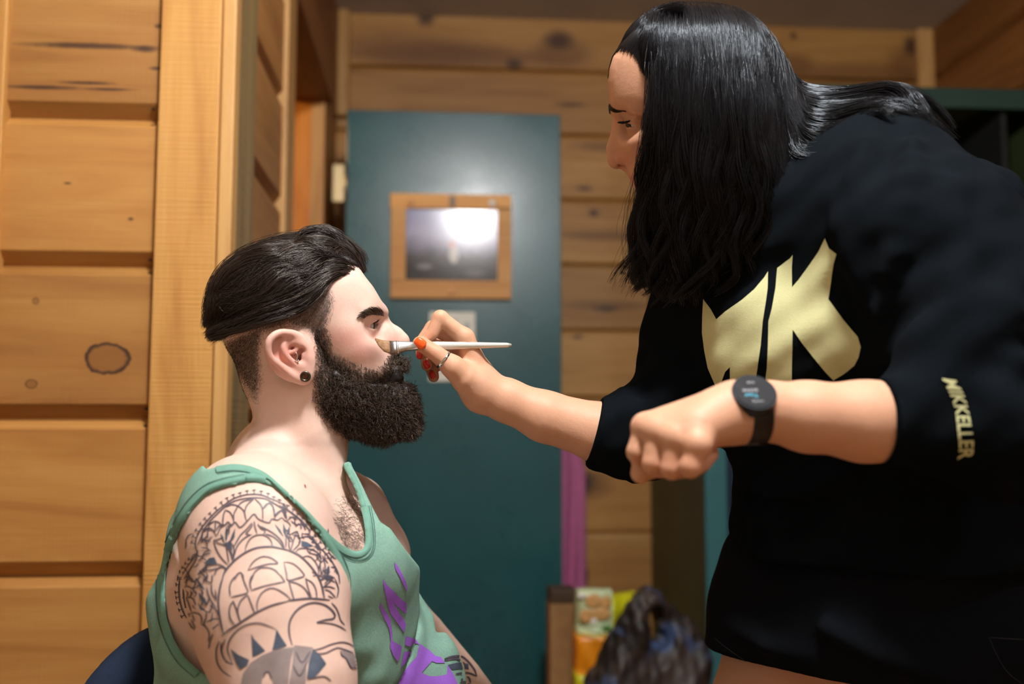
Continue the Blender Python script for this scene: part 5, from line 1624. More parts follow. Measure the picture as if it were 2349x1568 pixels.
for v in bm.verts:
    u = (v.co.x - x0) / (x1 - x0) * 58.99; w = (v.co.y - y0) / (y1 - y0); i = int(u); f = u - i
    a = LE[i] * (1 - f) + LE[i + 1] * f; b = RE[i] * (1 - f) + RE[i + 1] * f
    p, n = hit(bv_hood, *(a * (1 - w) + b * w), .0012)
    if p is None: bad.append(v)
    else: v.co = p
bmesh.ops.delete(bm, geom=bad, context='VERTS')
bm.to_mesh(tme); bm.free()
link('sleeve_lettering', tme, hood, M_logo)

# ---- shorts and shoes
sh = Sdf()
sh.loft([(C(2020, 1250, 1.265), wuh, .185, .145), (C(2005, 1400, 1.275), wuh, .208, .162), (C(2000, 1500, 1.28), wuh, .205, .15)], k=.03)
sh.chain([C(1850, 1400, 1.33), C(1783, 1640, 1.335)], [.125, .112], k=.04)
sh.chain([C(2150, 1400, 1.22), C(2135, 1700, 1.21)], [.125, .112], k=.04)
sh.chain([C(1690, 1430, 1.26), C(1760, 1480, 1.2), C(1860, 1500, 1.17)], .008, k=.02)
sh.chain([C(1900, 1440, 1.13), C(2010, 1500, 1.1), C(2150, 1540, 1.08)], .010, k=.03)
sh.disp(lambda P: .003 * vnoise(P * np.array([10, 10, 16]), 31))
zsh = C(1640, 1482, 1.335)[2]
sh.cut(lambda P: zsh - P[:, 2], k=.004)
shorts, VS, FS = sdf_object('shorts', sh, .006, M_short, wroot)
bv_sh = bvh_of((VS, FS))
print_lines('hem_stitching', bv_sh, [([(1640, 1462), (1668, 1485), (1720, 1520), (1790, 1560)], 2.0)], plain('hem_thread', lin(26, 28, 34), .9), shorts, lift=.001)
print_lines('pocket_seam', bv_sh, [([(2268, 1461), (2310, 1464), (2348, 1466)], 2.5), ([(2268, 1461), (2285, 1500), (2310, 1540), (2345, 1568)], 2.0)], plain('pocket_thread', lin(22, 26, 32), .9), shorts, lift=.001)
for ax_, ad in [(1790, 1.38), (2190, 1.26)]:
    b = C(ax_, zy(.09, ad), ad); b = np.array([b[0], b[1], .045]); so = Sdf()
    fo = np.cross(wuh, ZV); fo = fo if fo @ RV < 0 else -fo
    so.ell(b + fo * .055, (.045, .13, .045), np.stack([np.cross(ZV, fo), fo, ZV])); so.cap(b, b + ZV * .06, .042, .038, k=.03); so.cut(lambda P: .001 - P[:, 2], k=.004)
    sdf_object('shoe', so, .008, M_shoe, wroot)

# ---- hair
def HG(rows, m=16): return np.array([spline([LW(*p) for p in r], m) for r in rows])
NEAR = [
    [(1500, 46, -.005), (1499, 80, -.040), (1498, 140, -.068), (1497, 210, -.080), (1490, 270, -.086), (1483, 340, -.084), (1479, 410, -.078), (1474, 480, -.070), (1462, 570, -.062), (1452, 645, -.055)],
    [(1516, 38, -.005), (1520, 80, -.048), (1522, 160, -.080), (1518, 260, -.094), (1510, 350, -.096), (1504, 450, -.092), (1492, 560, -.082), (1474, 655, -.072)],
    [(1545, 28, -.005), (1555, 80, -.055), (1560, 170, -.090), (1556, 290, -.106), (1548, 400, -.108), (1540, 510, -.102), (1528, 610, -.092), (1505, 690, -.080)],
    [(1580, 22, -.005), (1600, 80, -.060), (1608, 180, -.096), (1606, 300, -.112), (1600, 420, -.114), (1592, 530, -.108), (1580, 620, -.098), (1548, 695, -.086)],
    [(1615, 24, -.005), (1645, 85, -.060), (1658, 190, -.098), (1655, 310, -.114), (1650, 430, -.116), (1644, 540, -.110), (1630, 610, -.100), (1600, 655, -.090)],
    [(1645, 32, -.005), (1685, 100, -.058), (1702, 205, -.096), (1702, 330, -.112), (1698, 440, -.114), (1694, 540, -.110), (1680, 605, -.100), (1650, 640, -.092)],
    [(1675, 45, -.005), (1722, 120, -.052), (1742, 225, -.090), (1746, 340, -.108), (1744, 450, -.112), (1742, 545, -.108), (1732, 598, -.100), (1702, 626, -.094)],
    [(1695, 60, -.005), (1748, 145, -.044), (1772, 245, -.080), (1780, 360, -.098), (1782, 455, -.104), (1784, 535, -.104), (1772, 590, -.098), (1748, 615, -.094)],
    [(1708, 72, -.004), (1766, 165, -.034), (1792, 265, -.066), (1800, 375, -.086), (1812, 455, -.094), (1815, 525, -.094), (1802, 580, -.092), (1776, 610, -.090)],
]
BACK = [
    [(1700, 60, .000), (1752, 110, .000), (1786, 165, -.005), (1822, 200, -.010), (1880, 210, -.020), (1960, 207, -.035), (2030, 200, -.055), (2080, 212, -.075), (2120, 245, -.090), (2160, 310, -.100)],
    [(1700, 70, -.010), (1758, 130, -.018), (1795, 190, -.026), (1835, 228, -.034), (1890, 240, -.042), (1960, 232, -.055), (2025, 220, -.070), (2075, 228, -.088), (2112, 258, -.104), (2150, 305, -.112)],
    [(1700, 80, -.018), (1762, 150, -.034), (1800, 215, -.046), (1840, 262, -.056), (1895, 275, -.064), (1960, 258, -.076), (2015, 240, -.090), (2062, 244, -.104), (2098, 268, -.116), (2130, 296, -.120)],
    [(1700, 90, -.022), (1766, 170, -.046), (1806, 245, -.062), (1842, 295, -.074), (1890, 308, -.082), (1948, 290, -.094), (1995, 268, -.106), (2032, 258, -.116), (2062, 262, -.122), (2085, 275, -.124)],
    [(1700, 95, -.022), (1768, 190, -.050), (1808, 270, -.070), (1836, 322, -.084), (1868, 345, -.092), (1905, 340, -.100), (1940, 318, -.108), (1970, 300, -.114), (1992, 290, -.118), (2005, 288, -.120)],
    [(1700, 100, -.022), (1764, 210, -.052), (1804, 300, -.074), (1828, 345, -.088), (1852, 362, -.096), (1880, 364, -.102), (1902, 358, -.106), (1912, 350, -.108), (1916, 345, -.108), (1917, 342, -.108)],
]
FRONT = [[(x, y, o), (x + (1480 - x) * .25 + 4, y - (y - 45) * .45, o * 1.02 - .003), (x + (1500 - x) * .6 + 6, y - (y - 40) * .85, o * .8 - .004), (1512, 32, o * .5), (1560, 22, o * .7)] for x, y, o in
         [(1400, 178, .012), (1399, 176, .0), (1402, 164, -.010), (1410, 148, -.020), (1424, 135, -.030), (1442, 128, -.042), (1460, 132, -.052), (1470, 146, -.060), (1475, 165, -.066), (1486, 184, -.071), (1500, 192, -.075)]]
FAR = [
    [(1500, 46, .005), (1492, 80, .040), (1486, 150, .068), (1490, 260, .084), (1486, 360, .084), (1478, 450, .076), (1462, 540, .064), (1449, 648, .056)],
    [(1545, 28, .005), (1545, 80, .055), (1540, 170, .090), (1540, 300, .104), (1535, 420, .104), (1525, 530, .096), (1490, 655, .084)],
    [(1600, 22, .005), (1620, 85, .060), (1625, 190, .098), (1625, 320, .110), (1620, 440, .110), (1615, 560, .104), (1590, 660, .095)],
    [(1675, 45, .005), (1720, 120, .052), (1735, 230, .088), (1740, 350, .104), (1740, 470, .106), (1735, 560, .102), (1700, 640, .096)],
]
NEAR = [[(x + (14 if i > 5 and j > 3 else 0), y + (12 if j == 0 else 5 if j == 1 else 0), o) for j, (x, y, o) in enumerate(r)] for i, r in enumerate(NEAR)]
gn, gb, gf, gr = HG(NEAR, 18), HG(BACK, 18), HG(FRONT, 12), HG(FAR, 18)
hw = Sdf()
hw.ell(LW(1604, 180), (.092, .078, .080), wa); hw.ell(LW(1530, 156), (.058, .067, .066), wa, k=.03)
for g in gn: hw.chain([p + wf.ey * .019 for p in g[3:-4:2]], .0165, k=.02)
for g in gr: hw.chain([p - wf.ey * .019 for p in g[3:-4:2]], .0165, k=.02)
for g in gb: hw.chain([p - ZV * .005 + wf.ey * .005 for p in g[2:-5:2]], np.linspace(.016, .005, len(g[2:-5:2])), k=.015)
hw.chain([LW(1640, 330), LW(1690, 480), LW(1640, 600)], [.085, .065, .03], k=.03)
hw.cap(LW(1560, 500), LW(1565, 590), .055, .035, k=.03)
# keep the face clear
FACEP = [(1380, 500), (1380, 100), (1408, 120), (1425, 108), (1450, 104), (1478, 112), (1492, 140), (1500, 190), (1500, 260), (1492, 320), (1488, 400), (1484, 470), (1474, 500)]
fpd = polydist_map(FACEP)
hw.cut(lambda P: np.where(((P - wf.O) @ wf.ey) < .09, -fpd(*wf.planepx(P)) * sw + .003, -1), k=.01)
hair_w, VHw, FHw = sdf_object('hair', hw, .0045, M_haircore_w, wroot)
rad = lambda m, r=.00034: np.interp(np.linspace(0, 1, m), [0, .6, 1], [r, r * .9, r * .4])
def grow(g, n, m, name, spread=.006, clump=.6, wave=.006, wl=.16, seed=1, frizz=.0005, out=.0012, r=.00034, nclump=None, trim=.25, skin=False, wpow=1.2, reach=1.6, start=0.0):
    q = guide_strands(g, n, m, spread, clump=clump, wave=wave, wl=wl, seed=seed, frizz=frizz, nclump=nclump, wpow=wpow, reach=reach)
    r_ = np.random.default_rng(seed + 50)
    en = 1 - trim * r_.random(n) ** 2
    s0 = start * r_.random(n) ** 2
    tt = (s0[:, None] + (en - s0)[:, None] * np.linspace(0, 1, m)[None]) * (m - 1); i0 = np.clip(tt.astype(int), 0, m - 2); fr = (tt - i0)[..., None]; rw = np.arange(n)[:, None]
    q = q[rw, i0] * (1 - fr) + q[rw, i0 + 1] * fr
    q = push_out(hw, q, out, 1)
    if skin: q = push_out(wom, q, .0012, 2)
    strands(name, q, rad(m, r), M_hair_w, hair_w)
grow(gn, 12000, 18, 'curtain_strands', seed=31, nclump=130, wave=.018, wl=.13, clump=.8, trim=.35, spread=.006, frizz=.0003, wpow=2.0, reach=.7)
grow(gb, 5500, 18, 'back_strands', seed=32, nclump=60, spread=.006, wave=.012, clump=.7, frizz=.0003, wpow=1.8)
grow(gf, 6000, 12, 'front_strands', skin=True, seed=33, spread=.0036, wave=.003, wl=.05, nclump=70, trim=.1, out=.0010, r=.00016, clump=.5, frizz=.0006, start=.5)
grow(gr, 3000, 18, 'far_strands', seed=34, nclump=60)
# flyaways and loose ends under the chin
grow(np.concatenate([gn[:2], gr[:1]]), 260, 18, 'loose_strands', seed=35, spread=.012, wave=.008, frizz=.0022, r=.00022)
grow(gn[:, :9], 420, 9, 'flyaway_strands', seed=36, spread=.012, wave=.004, frizz=.0030, r=.00016, out=.006)
# ------------------------------------------------------------------ make-up brush in her hand
br = empty('makeup_brush', C(1010, 792, 1.228), label='flat make-up brush with a silver ferrule and pale handle at the man\'s nose', cat='brush')
M_bh = plain('pale_silver_handle', lin(214, 216, 208), 0.28, 0.35)
M_fer = plain('brushed_ferrule', lin(214, 214, 214), 0.34, 1.0)
M_bri = plain('tan_bristles', lin(150, 112, 76), 0.6, noise=0.35, nscale=400)
B0, B1 = C(948, 793, 1.219 - 0.0052), C(1173, 791, 1.250)
hpts = spline([B0, C(1000, 793, 1.2262), C(1070, 792, 1.2360), B1], 24)
link('handle', tube_mesh('handle', hpts, np.interp(np.linspace(0, 1, 24), [0, .25, .9, .98, 1], [.0044, .0056, .0032, .0030, .0016]), 18), br, M_bh)
# flattened ferrule and bristles
def flat_loft(name, secs, mat, n=20):
    V = []; F = []
    for c, u, a, v, b in secs:
        for j in range(n):
            t = 2 * math.pi * j / n
            V.append(c + u * a * math.copysign(abs(math.cos(t)) ** .7, math.cos(t)) + v * b * math.sin(t))
    for i in range(len(secs) - 1):
        for j in range(n): F.append([i * n + j, i * n + (j + 1) % n, (i + 1) * n + (j + 1) % n, (i + 1) * n + j])
    F.append(list(range(n))); F.append([(len(secs) - 1) * n + j for j in range(n)][::-1])
    return link(name, mesh_np(name, V, F), br, mat)
bd_ = (B0 - B1); bd_ /= np.linalg.norm(bd_)
bu = UV * .93 + FV * .36; bu -= bd_ * (bu @ bd_); bu /= np.linalg.norm(bu); bv_ = np.cross(bd_, bu)
fs = [(C(957, 793, 1.220 - 0.0043), bu, .0050, bv_, .0050), (C(930, 794, 1.217 - 0.0070), bu, .0062, bv_, .0046), (C(908, 796, 1.214 - 0.0092), bu, .0080, bv_, .0032), (C(894, 797, 1.212 - 0.0106), bu, .0088, bv_, .0026)]
flat_loft('ferrule', fs, M_fer)
flat_loft('ferrule_crimp', [(C(913, 796, 1.2146 - 0.0087), bu, .0082, bv_, .0038), (C(908, 796, 1.2140 - 0.0092), bu, .0086, bv_, .0037)], M_fer)
flat_loft('bristles', [(C(896, 797, 1.2122 - 0.0104), bu, .0085, bv_, .0024), (C(880, 793, 1.210 - 0.0120), bu, .0074, bv_, .0020), (C(868, 785, 1.208 - 0.0132), bu, .0046, bv_, .0014), (C(860, 777, 1.206 - 0.0140), bu, .0012, bv_, .0007)], M_bri)
# ------------------------------------------------------------------ tattoos (flat ink on the skin)
ta = lambda x, y: (360 + x / 6.273, 1080 + y / 6.273)
tb = lambda x, y: (560 + x / 6.273, 1090 + y / 6.273)
tc_ = lambda x, y: (360 + x / 6.273, 1318 + y / 6.273)
td = lambda x, y: (560 + x / 6.273, 1318 + y / 6.273)
def T(f, w, *ls): return [([f(*p) for p in l], w * .86) for l in ls]
lines = []
lines += T(ta, 3.4, [(345, 1540), (430, 1390), (520, 1270), (580, 1180), (560, 1080), (570, 980), (600, 900), (660, 800), (760, 680), (860, 580), (960, 500), (1050, 430), (1150, 380), (1280, 345), (1420, 335), (1540, 355), (1620, 390), (1700, 420), (1800, 470), (1870, 520)],
           [(390, 1560), (470, 1430), (550, 1300), (600, 1190)], [(590, 1060), (640, 950), (690, 830), (780, 710), (880, 610), (980, 520), (1060, 460), (1180, 415), (1320, 390), (1450, 385), (1560, 400), (1660, 450), (1800, 540), (1870, 600)],
           [(1290, 720), (1265, 600), (1300, 490), (1400, 400)], [(1410, 400), (1490, 480), (1520, 560), (1525, 700)], [(1520, 560), (1560, 490), (1630, 460), (1680, 540), (1695, 680)],
           [(1110, 720), (1110, 620), (1140, 560), (1170, 500)], [(1000, 520), (1080, 485), (1170, 505), (1240, 560), (1270, 620)], [(1170, 500), (1240, 440), (1400, 400)],
           [(950, 780), (960, 640), (990, 560)], [(990, 560), (1060, 600), (1100, 680), (1110, 740)], [(840, 720), (900, 740), (940, 800)], [(840, 880), (845, 780), (850, 720)], [(740, 800), (780, 750), (850, 715)],
           [(650, 980), (655, 900), (700, 840), (760, 820), (820, 860), (850, 920)], [(740, 960), (735, 890), (745, 830)], [(650, 980), (700, 1000), (780, 1010)], [(1700, 660), (1740, 610), (1800, 570), (1850, 680)],
           [(840, 940), (880, 900), (910, 830), (950, 790), (980, 780), (1030, 730), (1070, 790), (1130, 735), (1200, 810), (1310, 710), (1400, 620), (1460, 690), (1610, 745), (1650, 690), (1740, 705), (1790, 670), (1850, 720)],
           [(960, 1050), (1040, 1090), (1080, 1180), (1110, 1280)], [(1060, 1020), (1110, 1100), (1110, 1280)], [(820, 1000), (850, 1100), (900, 1200), (960, 1280), (1030, 1350)], [(820, 1000), (900, 1040), (1000, 1080), (1060, 1170), (1090, 1290)], [(1000, 1080), (1020, 1200), (1040, 1320)],
           [(1110, 1250), (1150, 1100), (1220, 1000), (1300, 940), (1370, 910)], [(1110, 1090), (1200, 930), (1300, 830), (1370, 740)], [(1400, 720), (1410, 800), (1440, 900)], [(1380, 760), (1330, 850), (1280, 900), (1350, 920)], [(1450, 760), (1500, 830), (1560, 860), (1530, 910)],
           [(1450, 780), (1600, 850), (1720, 930), (1800, 1020), (1840, 1130)], [(1560, 900), (1680, 950), (1770, 1030), (1820, 1120)], [(1270, 1160), (1290, 1070), (1350, 970), (1450, 920), (1560, 930), (1640, 1000), (1660, 1090)],
           [(590, 1490), (700, 1380), (820, 1340), (920, 1350), (1020, 1410)], [(590, 1490), (700, 1430), (800, 1420), (870, 1390)], [(830, 1500), (870, 1410), (950, 1380), (1000, 1420)], [(560, 1200), (640, 1230), (700, 1200), (780, 1180)], [(600, 1300), (660, 1250), (720, 1290)], [(640, 1100), (720, 1110), (790, 1160)],
           [(1310, 1430), (1370, 1330), (1450, 1260), (1540, 1230), (1640, 1250), (1700, 1290), (1740, 1330), (1600, 1340), (1450, 1380), (1310, 1430)], [(1370, 1568), (1400, 1470), (1480, 1400), (1590, 1390), (1690, 1420), (1780, 1510)], [(1120, 1568), (1150, 1500), (1200, 1460), (1240, 1500), (1250, 1568)])
lines += T(ta, 5.0, [(940, 1568), (980, 1450), (1050, 1360), (1150, 1260), (1280, 1170), (1420, 1110), (1560, 1090), (1700, 1095), (1870, 1140)])
lines += T(tb, 5.0, [(590, 1062), (700, 1105), (800, 1160), (900, 1250), (1000, 1370), (1080, 1490), (1110, 1560)])
lines += T(tb, 3.4, [(570, 1250), (620, 1250), (700, 1270), (780, 1330), (840, 1400), (860, 1450), (750, 1490), (630, 1510), (610, 1430), (590, 1340), (570, 1250)], [(440, 600), (470, 540), (560, 500), (600, 570), (610, 640)], [(280, 480), (340, 410), (380, 405), (420, 470), (440, 620)],
           [(560, 440), (680, 540), (790, 630), (880, 720), (940, 800), (930, 840), (830, 840)], [(500, 430), (620, 500), (740, 580), (850, 680), (910, 770)], [(620, 650), (680, 600), (720, 620), (730, 720)], [(730, 740), (790, 700), (850, 720), (880, 790)], [(640, 600), (700, 600), (760, 640)],
           [(760, 800), (720, 900), (690, 1000), (670, 1080)], [(760, 800), (800, 930), (780, 1000), (700, 1080)], [(650, 860), (640, 1000), (660, 1070)], [(600, 880), (600, 1040)], [(650, 860), (700, 830), (760, 800)],
           [(740, 1110), (780, 1060), (880, 1050), (1000, 1080), (1100, 1150)], [(830, 1190), (880, 1165), (960, 1180), (1040, 1280), (1070, 1380), (1060, 1430)], [(850, 1200), (950, 1310), (1050, 1450)], [(900, 1060), (930, 1110), (1020, 1140), (1090, 1150)],
           [(1100, 1150), (1050, 1200), (1020, 1230)], [(1100, 1150), (1090, 1300), (1110, 1440)], [(1120, 1150), (1160, 1300), (1150, 1450)], [(1170, 1190), (1230, 1200), (1290, 1300), (1330, 1420)], [(930, 850), (1000, 940), (1060, 1020), (1100, 1120)], [(800, 900), (900, 880), (960, 900)],
           [(1000, 1020), (1100, 1060), (1190, 1150), (1250, 1250)], [(1240, 1320), (1310, 1330), (1290, 1390)], [(1300, 1300), (1350, 1420), (1370, 1560)], [(960, 960), (1040, 980), (1100, 1060)], [(1100, 1500), (1200, 1440), (1300, 1480)], [(1150, 1560), (1220, 1500), (1300, 1540)])
lines += T(tc_, 5.0, [(960, 20), (910, 200), (890, 400), (910, 600), (950, 800), (965, 850)], [(940, 880), (1000, 820), (1150, 720), (1300, 620), (1450, 530), (1650, 440), (1880, 380)])
lines += T(td, 5.0, [(620, 372), (750, 355), (900, 340), (1050, 345), (1230, 360)], [(1040, 0), (1100, 120), (1150, 330)], [(690, 1010), (650, 850), (650, 700), (700, 580), (790, 480), (900, 420), (1020, 400), (1150, 430), (1250, 500), (1300, 580), (1270, 630), (1150, 650), (1040, 680)])
lines += T(tc_, 3.6, [(1060, 310), (1050, 180), (1090, 70), (1170, 0)], [(1220, 0), (1270, 130), (1310, 250), (1200, 290), (1070, 320)], [(1360, 210), (1340, 120), (1360, 30), (1400, 0)], [(1100, 370), (1050, 480), (1060, 620), (1130, 730)], [(1100, 370), (1150, 500), (1200, 660)],
           [(1310, 290), (1220, 360), (1170, 480), (1180, 600), (1210, 670)], [(1310, 290), (1360, 420), (1410, 550)], [(1100, 1300), (1050, 1180), (1020, 1060), (1050, 930), (1150, 800), (1280, 720), (1450, 690), (1600, 730), (1720, 780)], [(1010, 1270), (950, 1150), (940, 1050), (990, 920)],
           [(400, 180), (440, 160), (520, 200), (560, 270)], [(420, 330), (480, 320), (540, 360), (560, 440)], [(480, 560), (540, 540), (620, 570), (650, 620), (640, 700)], [(370, 330), (430, 340), (500, 530)], [(420, 30), (480, 30), (560, 130)], [(380, 200), (390, 330), (420, 480), (480, 600)], [(330, 60), (320, 200), (330, 350), (370, 500), (430, 620)],
           [(760, 440), (850, 500), (900, 600)], [(720, 680), (800, 640), (900, 630)], [(720, 540), (710, 620), (680, 700), (720, 760)], [(800, 780), (900, 700)], [(640, 700), (720, 760), (760, 860), (740, 960)], [(810, 850), (770, 950), (750, 1060)], [(700, 80), (790, 110), (800, 0)], [(790, 130), (800, 260), (870, 370)],
           [(900, 950), (860, 1080), (870, 1250), (950, 1380), (1080, 1470)], [(930, 970), (930, 1100), (990, 1230), (1100, 1290)], [(720, 180), (760, 320), (860, 480)])
lines += T(td, 3.6, [(1040, 690), (1150, 690), (1280, 710), (1380, 750), (1460, 800)], [(1250, 400), (1320, 480), (1360, 580), (1380, 650), (1440, 720)], [(1000, 1080), (1100, 1060), (1250, 1000), (1400, 970), (1500, 990), (1570, 1030)], [(1010, 1130), (1150, 1130), (1280, 1070), (1350, 1050), (1450, 1080), (1560, 1120)],
           [(1380, 1090), (1400, 1160), (1460, 1200), (1500, 1280), (1540, 1340), (1600, 1340), (1680, 1400)], [(900, 1500), (1000, 1480), (1150, 1460), (1250, 1530)], [(100, 210), (90, 120), (140, 0)], [(100, 225), (300, 160), (580, 100)], [(520, 0), (590, 110)], [(190, 520), (190, 400), (250, 270), (350, 200), (450, 200), (580, 270), (670, 350)],
           [(610, 0), (640, 80), (860, 20)], [(640, 90), (720, 370)], [(650, 100), (750, 120), (850, 180), (910, 260), (940, 340)], [(880, 40), (920, 200), (970, 340)], [(890, 60), (980, 120), (1030, 220), (1040, 340)],
           [(1100, 80), (1190, 40), (1280, 60)], [(1130, 180), (1220, 170), (1300, 200)], [(1130, 180), (1240, 90), (1270, 20)], [(1150, 210), (1230, 240), (1310, 330)], [(1300, 60), (1350, 200), (1330, 330)], [(1200, 300), (1280, 340)], [(280, 1480), (310, 1400), (360, 1400), (400, 1500)], [(740, 1100), (830, 1260), (950, 1100)], [(700, 1300), (800, 1450), (910, 1250)])
# crowded leaf strokes at the two edges of the dome
r_ = np.random.default_rng(12)
for cx, cy, rx, ry, n_, ang in [(452, 1300, 26, 70, 26, 1.9), (470, 1400, 26, 45, 14, 1.6), (738, 1275, 24, 60, 24, 1.2), (500, 1225, 34, 26, 12, 2.4), (690, 1215, 34, 26, 12, .8)]:
    for _ in range(n_):
        c = np.array([cx + r_.uniform(-rx, rx), cy + r_.uniform(-ry, ry)]); a = ang + r_.normal(0, .5); l = r_.uniform(6, 13); d = np.array([math.cos(a), math.sin(a)]); n2 = np.array([-d[1], d[0]]) * r_.uniform(-5, 5)
        lines.append(([c - d * l, c + n2, c + d * l], 2.6))
# little cogs round the outer ring
cogs = [ta(*p) for p in [(1500, 312), (1400, 297), (1300, 307), (1200, 337), (1105, 362), (1015, 407), (935, 467), (855, 542), (775, 622), (705, 692), (640, 767), (580, 857), (540, 947), (520, 1032), (1600, 342), (1680, 392), (1760, 432), (480, 1270), (430, 1330), (385, 1390), (350, 1450), (325, 1530)]]
cogs += [tb(*p) for p in [(560, 428), (622, 450), (700, 508), (762, 570), (830, 630), (890, 690), (950, 780), (1000, 880), (1080, 970), (1150, 1050), (1200, 1120), (1260, 1180)]]
cogs += [tc_(*p) for p in [(320, 60), (300, 140), (288, 250), (298, 320), (310, 400), (340, 500), (372, 590)]]
ctr = np.array([600, 1330.0])
for c in cogs:
    c = np.array(c); d = (c - ctr) / np.linalg.norm(c - ctr); n2 = np.array([-d[1], d[0]])
    lines.append(([c - d * 7, c - d * 2, c + d * 2.5], 2.4)); lines.append(([c + d * 3 - n2 * 4.5, c + d * 3, c + d * 3 + n2 * 4.5], 2.8))
sh1 = [[tc_(*p) for p in l] for l in [[(1360, 850), (1400, 920), (1560, 1090), (1450, 1150), (1380, 1180)], [(1720, 780), (1780, 880), (1870, 1020), (1760, 1060), (1660, 1080), (1690, 950)], [(1060, 1060), (1180, 1150), (1330, 1220), (1300, 1300), (1200, 1360), (1150, 1280)],
       [(600, 250), (700, 340), (740, 440), (650, 390)], [(590, 400), (660, 470), (710, 520), (630, 500)], [(560, 30), (640, 120), (700, 220), (620, 180)], [(430, 640), (480, 690), (560, 800), (500, 760)]]]
sh1 += [[ta(*p) for p in l] for l in [[(915, 890), (960, 950), (980, 1060), (945, 1000)], [(1005, 780), (1028, 870), (1012, 980), (990, 1020), (985, 880)], [(1130, 820), (1120, 950), (1080, 1010), (1050, 1000), (1090, 900)], [(680, 1330), (760, 1250), (830, 1240), (870, 1330), (780, 1340)], [(980, 1040), (1060, 1030), (1090, 1120), (1070, 1180)]]]
sh1 += [[tb(*p) for p in l] for l in [[(440, 700), (520, 780), (570, 890), (500, 810)], [(560, 690), (605, 790), (600, 900), (560, 800)], [(655, 720), (655, 820), (600, 900), (615, 800)], [(820, 940), (900, 960), (1000, 1020), (900, 1035), (820, 1020)], [(1190, 1320), (1220, 1300), (1230, 1400), (1180, 1450)], [(1090, 1490), (1200, 1440), (1300, 1470), (1230, 1490)], [(960, 900), (1010, 960), (980, 980)]]]
sh1 += [[td(*p) for p in l] for l in [[(990, 1060), (1090, 1150), (1180, 1280), (1080, 1400), (1000, 1480), (900, 1480), (930, 1250)]]]
sh2 = [[(551, 1575), (558, 1544), (575, 1520), (599, 1503), (631, 1490), (660, 1485), (675, 1484), (668, 1510), (660, 1575), (628, 1575), (622, 1548), (612, 1540), (603, 1550), (598, 1575)], [td(*p) for p in [(720, 1010), (990, 1040), (960, 1150), (900, 1300), (880, 1600), (640, 1600), (690, 1300)]],
       [td(*p) for p in [(1400, 1080), (1480, 1080), (1570, 1130), (1640, 1250), (1690, 1390), (1600, 1330), (1540, 1330), (1500, 1270), (1460, 1190), (1410, 1150)]]]
tat = print_polys('tattoo', bv_skin, sh2, M_inkgrey, man_root, lift=.0004, cell=6, label='blue-grey linework tattoo of domes and leaves covering the shoulder', kind='stuff')
print_polys('tattoo_fill', bv_skin, sh1, M_inkdark, tat, lift=.0006, cell=6, kind='stuff')
print_lines('tattoo_lines', bv_skin, lines, M_ink, tat, lift=.0007, step=4.0, kind='stuff')
te = lambda x, y: (820 + x / 5.09, 1260 + y / 5.09)
print_lines('forearm_tattoo', bv_man, T(te, 5.0, [(1010, 1275), (1100, 1250), (1200, 1245), (1280, 1300), (1360, 1400), (1390, 1480)], [(1010, 1295), (1150, 1275), (1250, 1330)], [(1140, 1450), (1280, 1440), (1390, 1480)], [(1200, 1520), (1290, 1490), (1320, 1560)], [(1190, 1560), (1240, 1540), (1310, 1580)])
            , M_ink, tat, lift=.0009, step=4, kind='stuff')
print_polys('forearm_tattoo_fill', bv_man, [[te(*p) for p in [(1050, 1345), (1180, 1315), (1290, 1335), (1300, 1400), (1200, 1392), (1100, 1402)]]], M_inkdark, tat, lift=.0007, cell=8, kind='stuff')
print_polys('small_mole', bv_skin, [[(697, 1109), (701, 1114), (702, 1121), (698, 1116)]], plain('brown_mole', lin(130, 60, 44), .6), man_root, lift=.0005, cell=8)
# ------------------------------------------------------------------ chair under the man
M_navy = cloth_mat('navy_upholstery', lin(30, 40, 58), 0.2, 500, 0.9)
M_cleg = plain('black_steel_leg', lin(24, 24, 26), 0.4, 0.8)
chb = np.array([hipc[0], hipc[1], 0.0])
chair = empty('chair', chb, label='navy upholstered chair under the seated man', cat='chair')
axc = np.stack([mw, mf, ZV])
so = Sdf(); so.loft([(chb + mf * -.20 + ZV * .375, mw, .25, .05), (chb + mf * .26 + ZV * .375, mw, .25, .05)]); so.cut(lambda P: P[:, 2] - .405, k=.02); so.cut(lambda P: .335 - P[:, 2], k=.01)
sdf_object('seat', so, .010, M_navy, chair)
bo = Sdf()
bc_ = chb - mf * .215 + ZV * .60
bo.ell(bc_, (.205, .05, .225), axc); bo.ell(bc_ + mf * .19 + ZV * .02, (.245, .15, .30), axc, k=.02, op='s'); bo.cut(lambda P: .40 - P[:, 2], k=.01)
sdf_object('backrest', bo, .009, M_navy, chair)
for a, b in ((-1, -1), (1, -1), (-1, 1), (1, 1)):
    t0 = chb + mw * a * .20 + mf * (b * .19 + .02) + ZV * .345; b0 = chb + mw * a * .23 + mf * (b * .23 + .02)
    link('leg', tube_mesh('leg', [b0, t0], .013, 10), chair, M_cleg)
link('back_strut', tube_mesh('back_strut', [chb - mf * .19 + ZV * .34, chb - mf * .245 + ZV * .42, chb - mf * .25 + ZV * .52], .016, 10), chair, M_cleg)

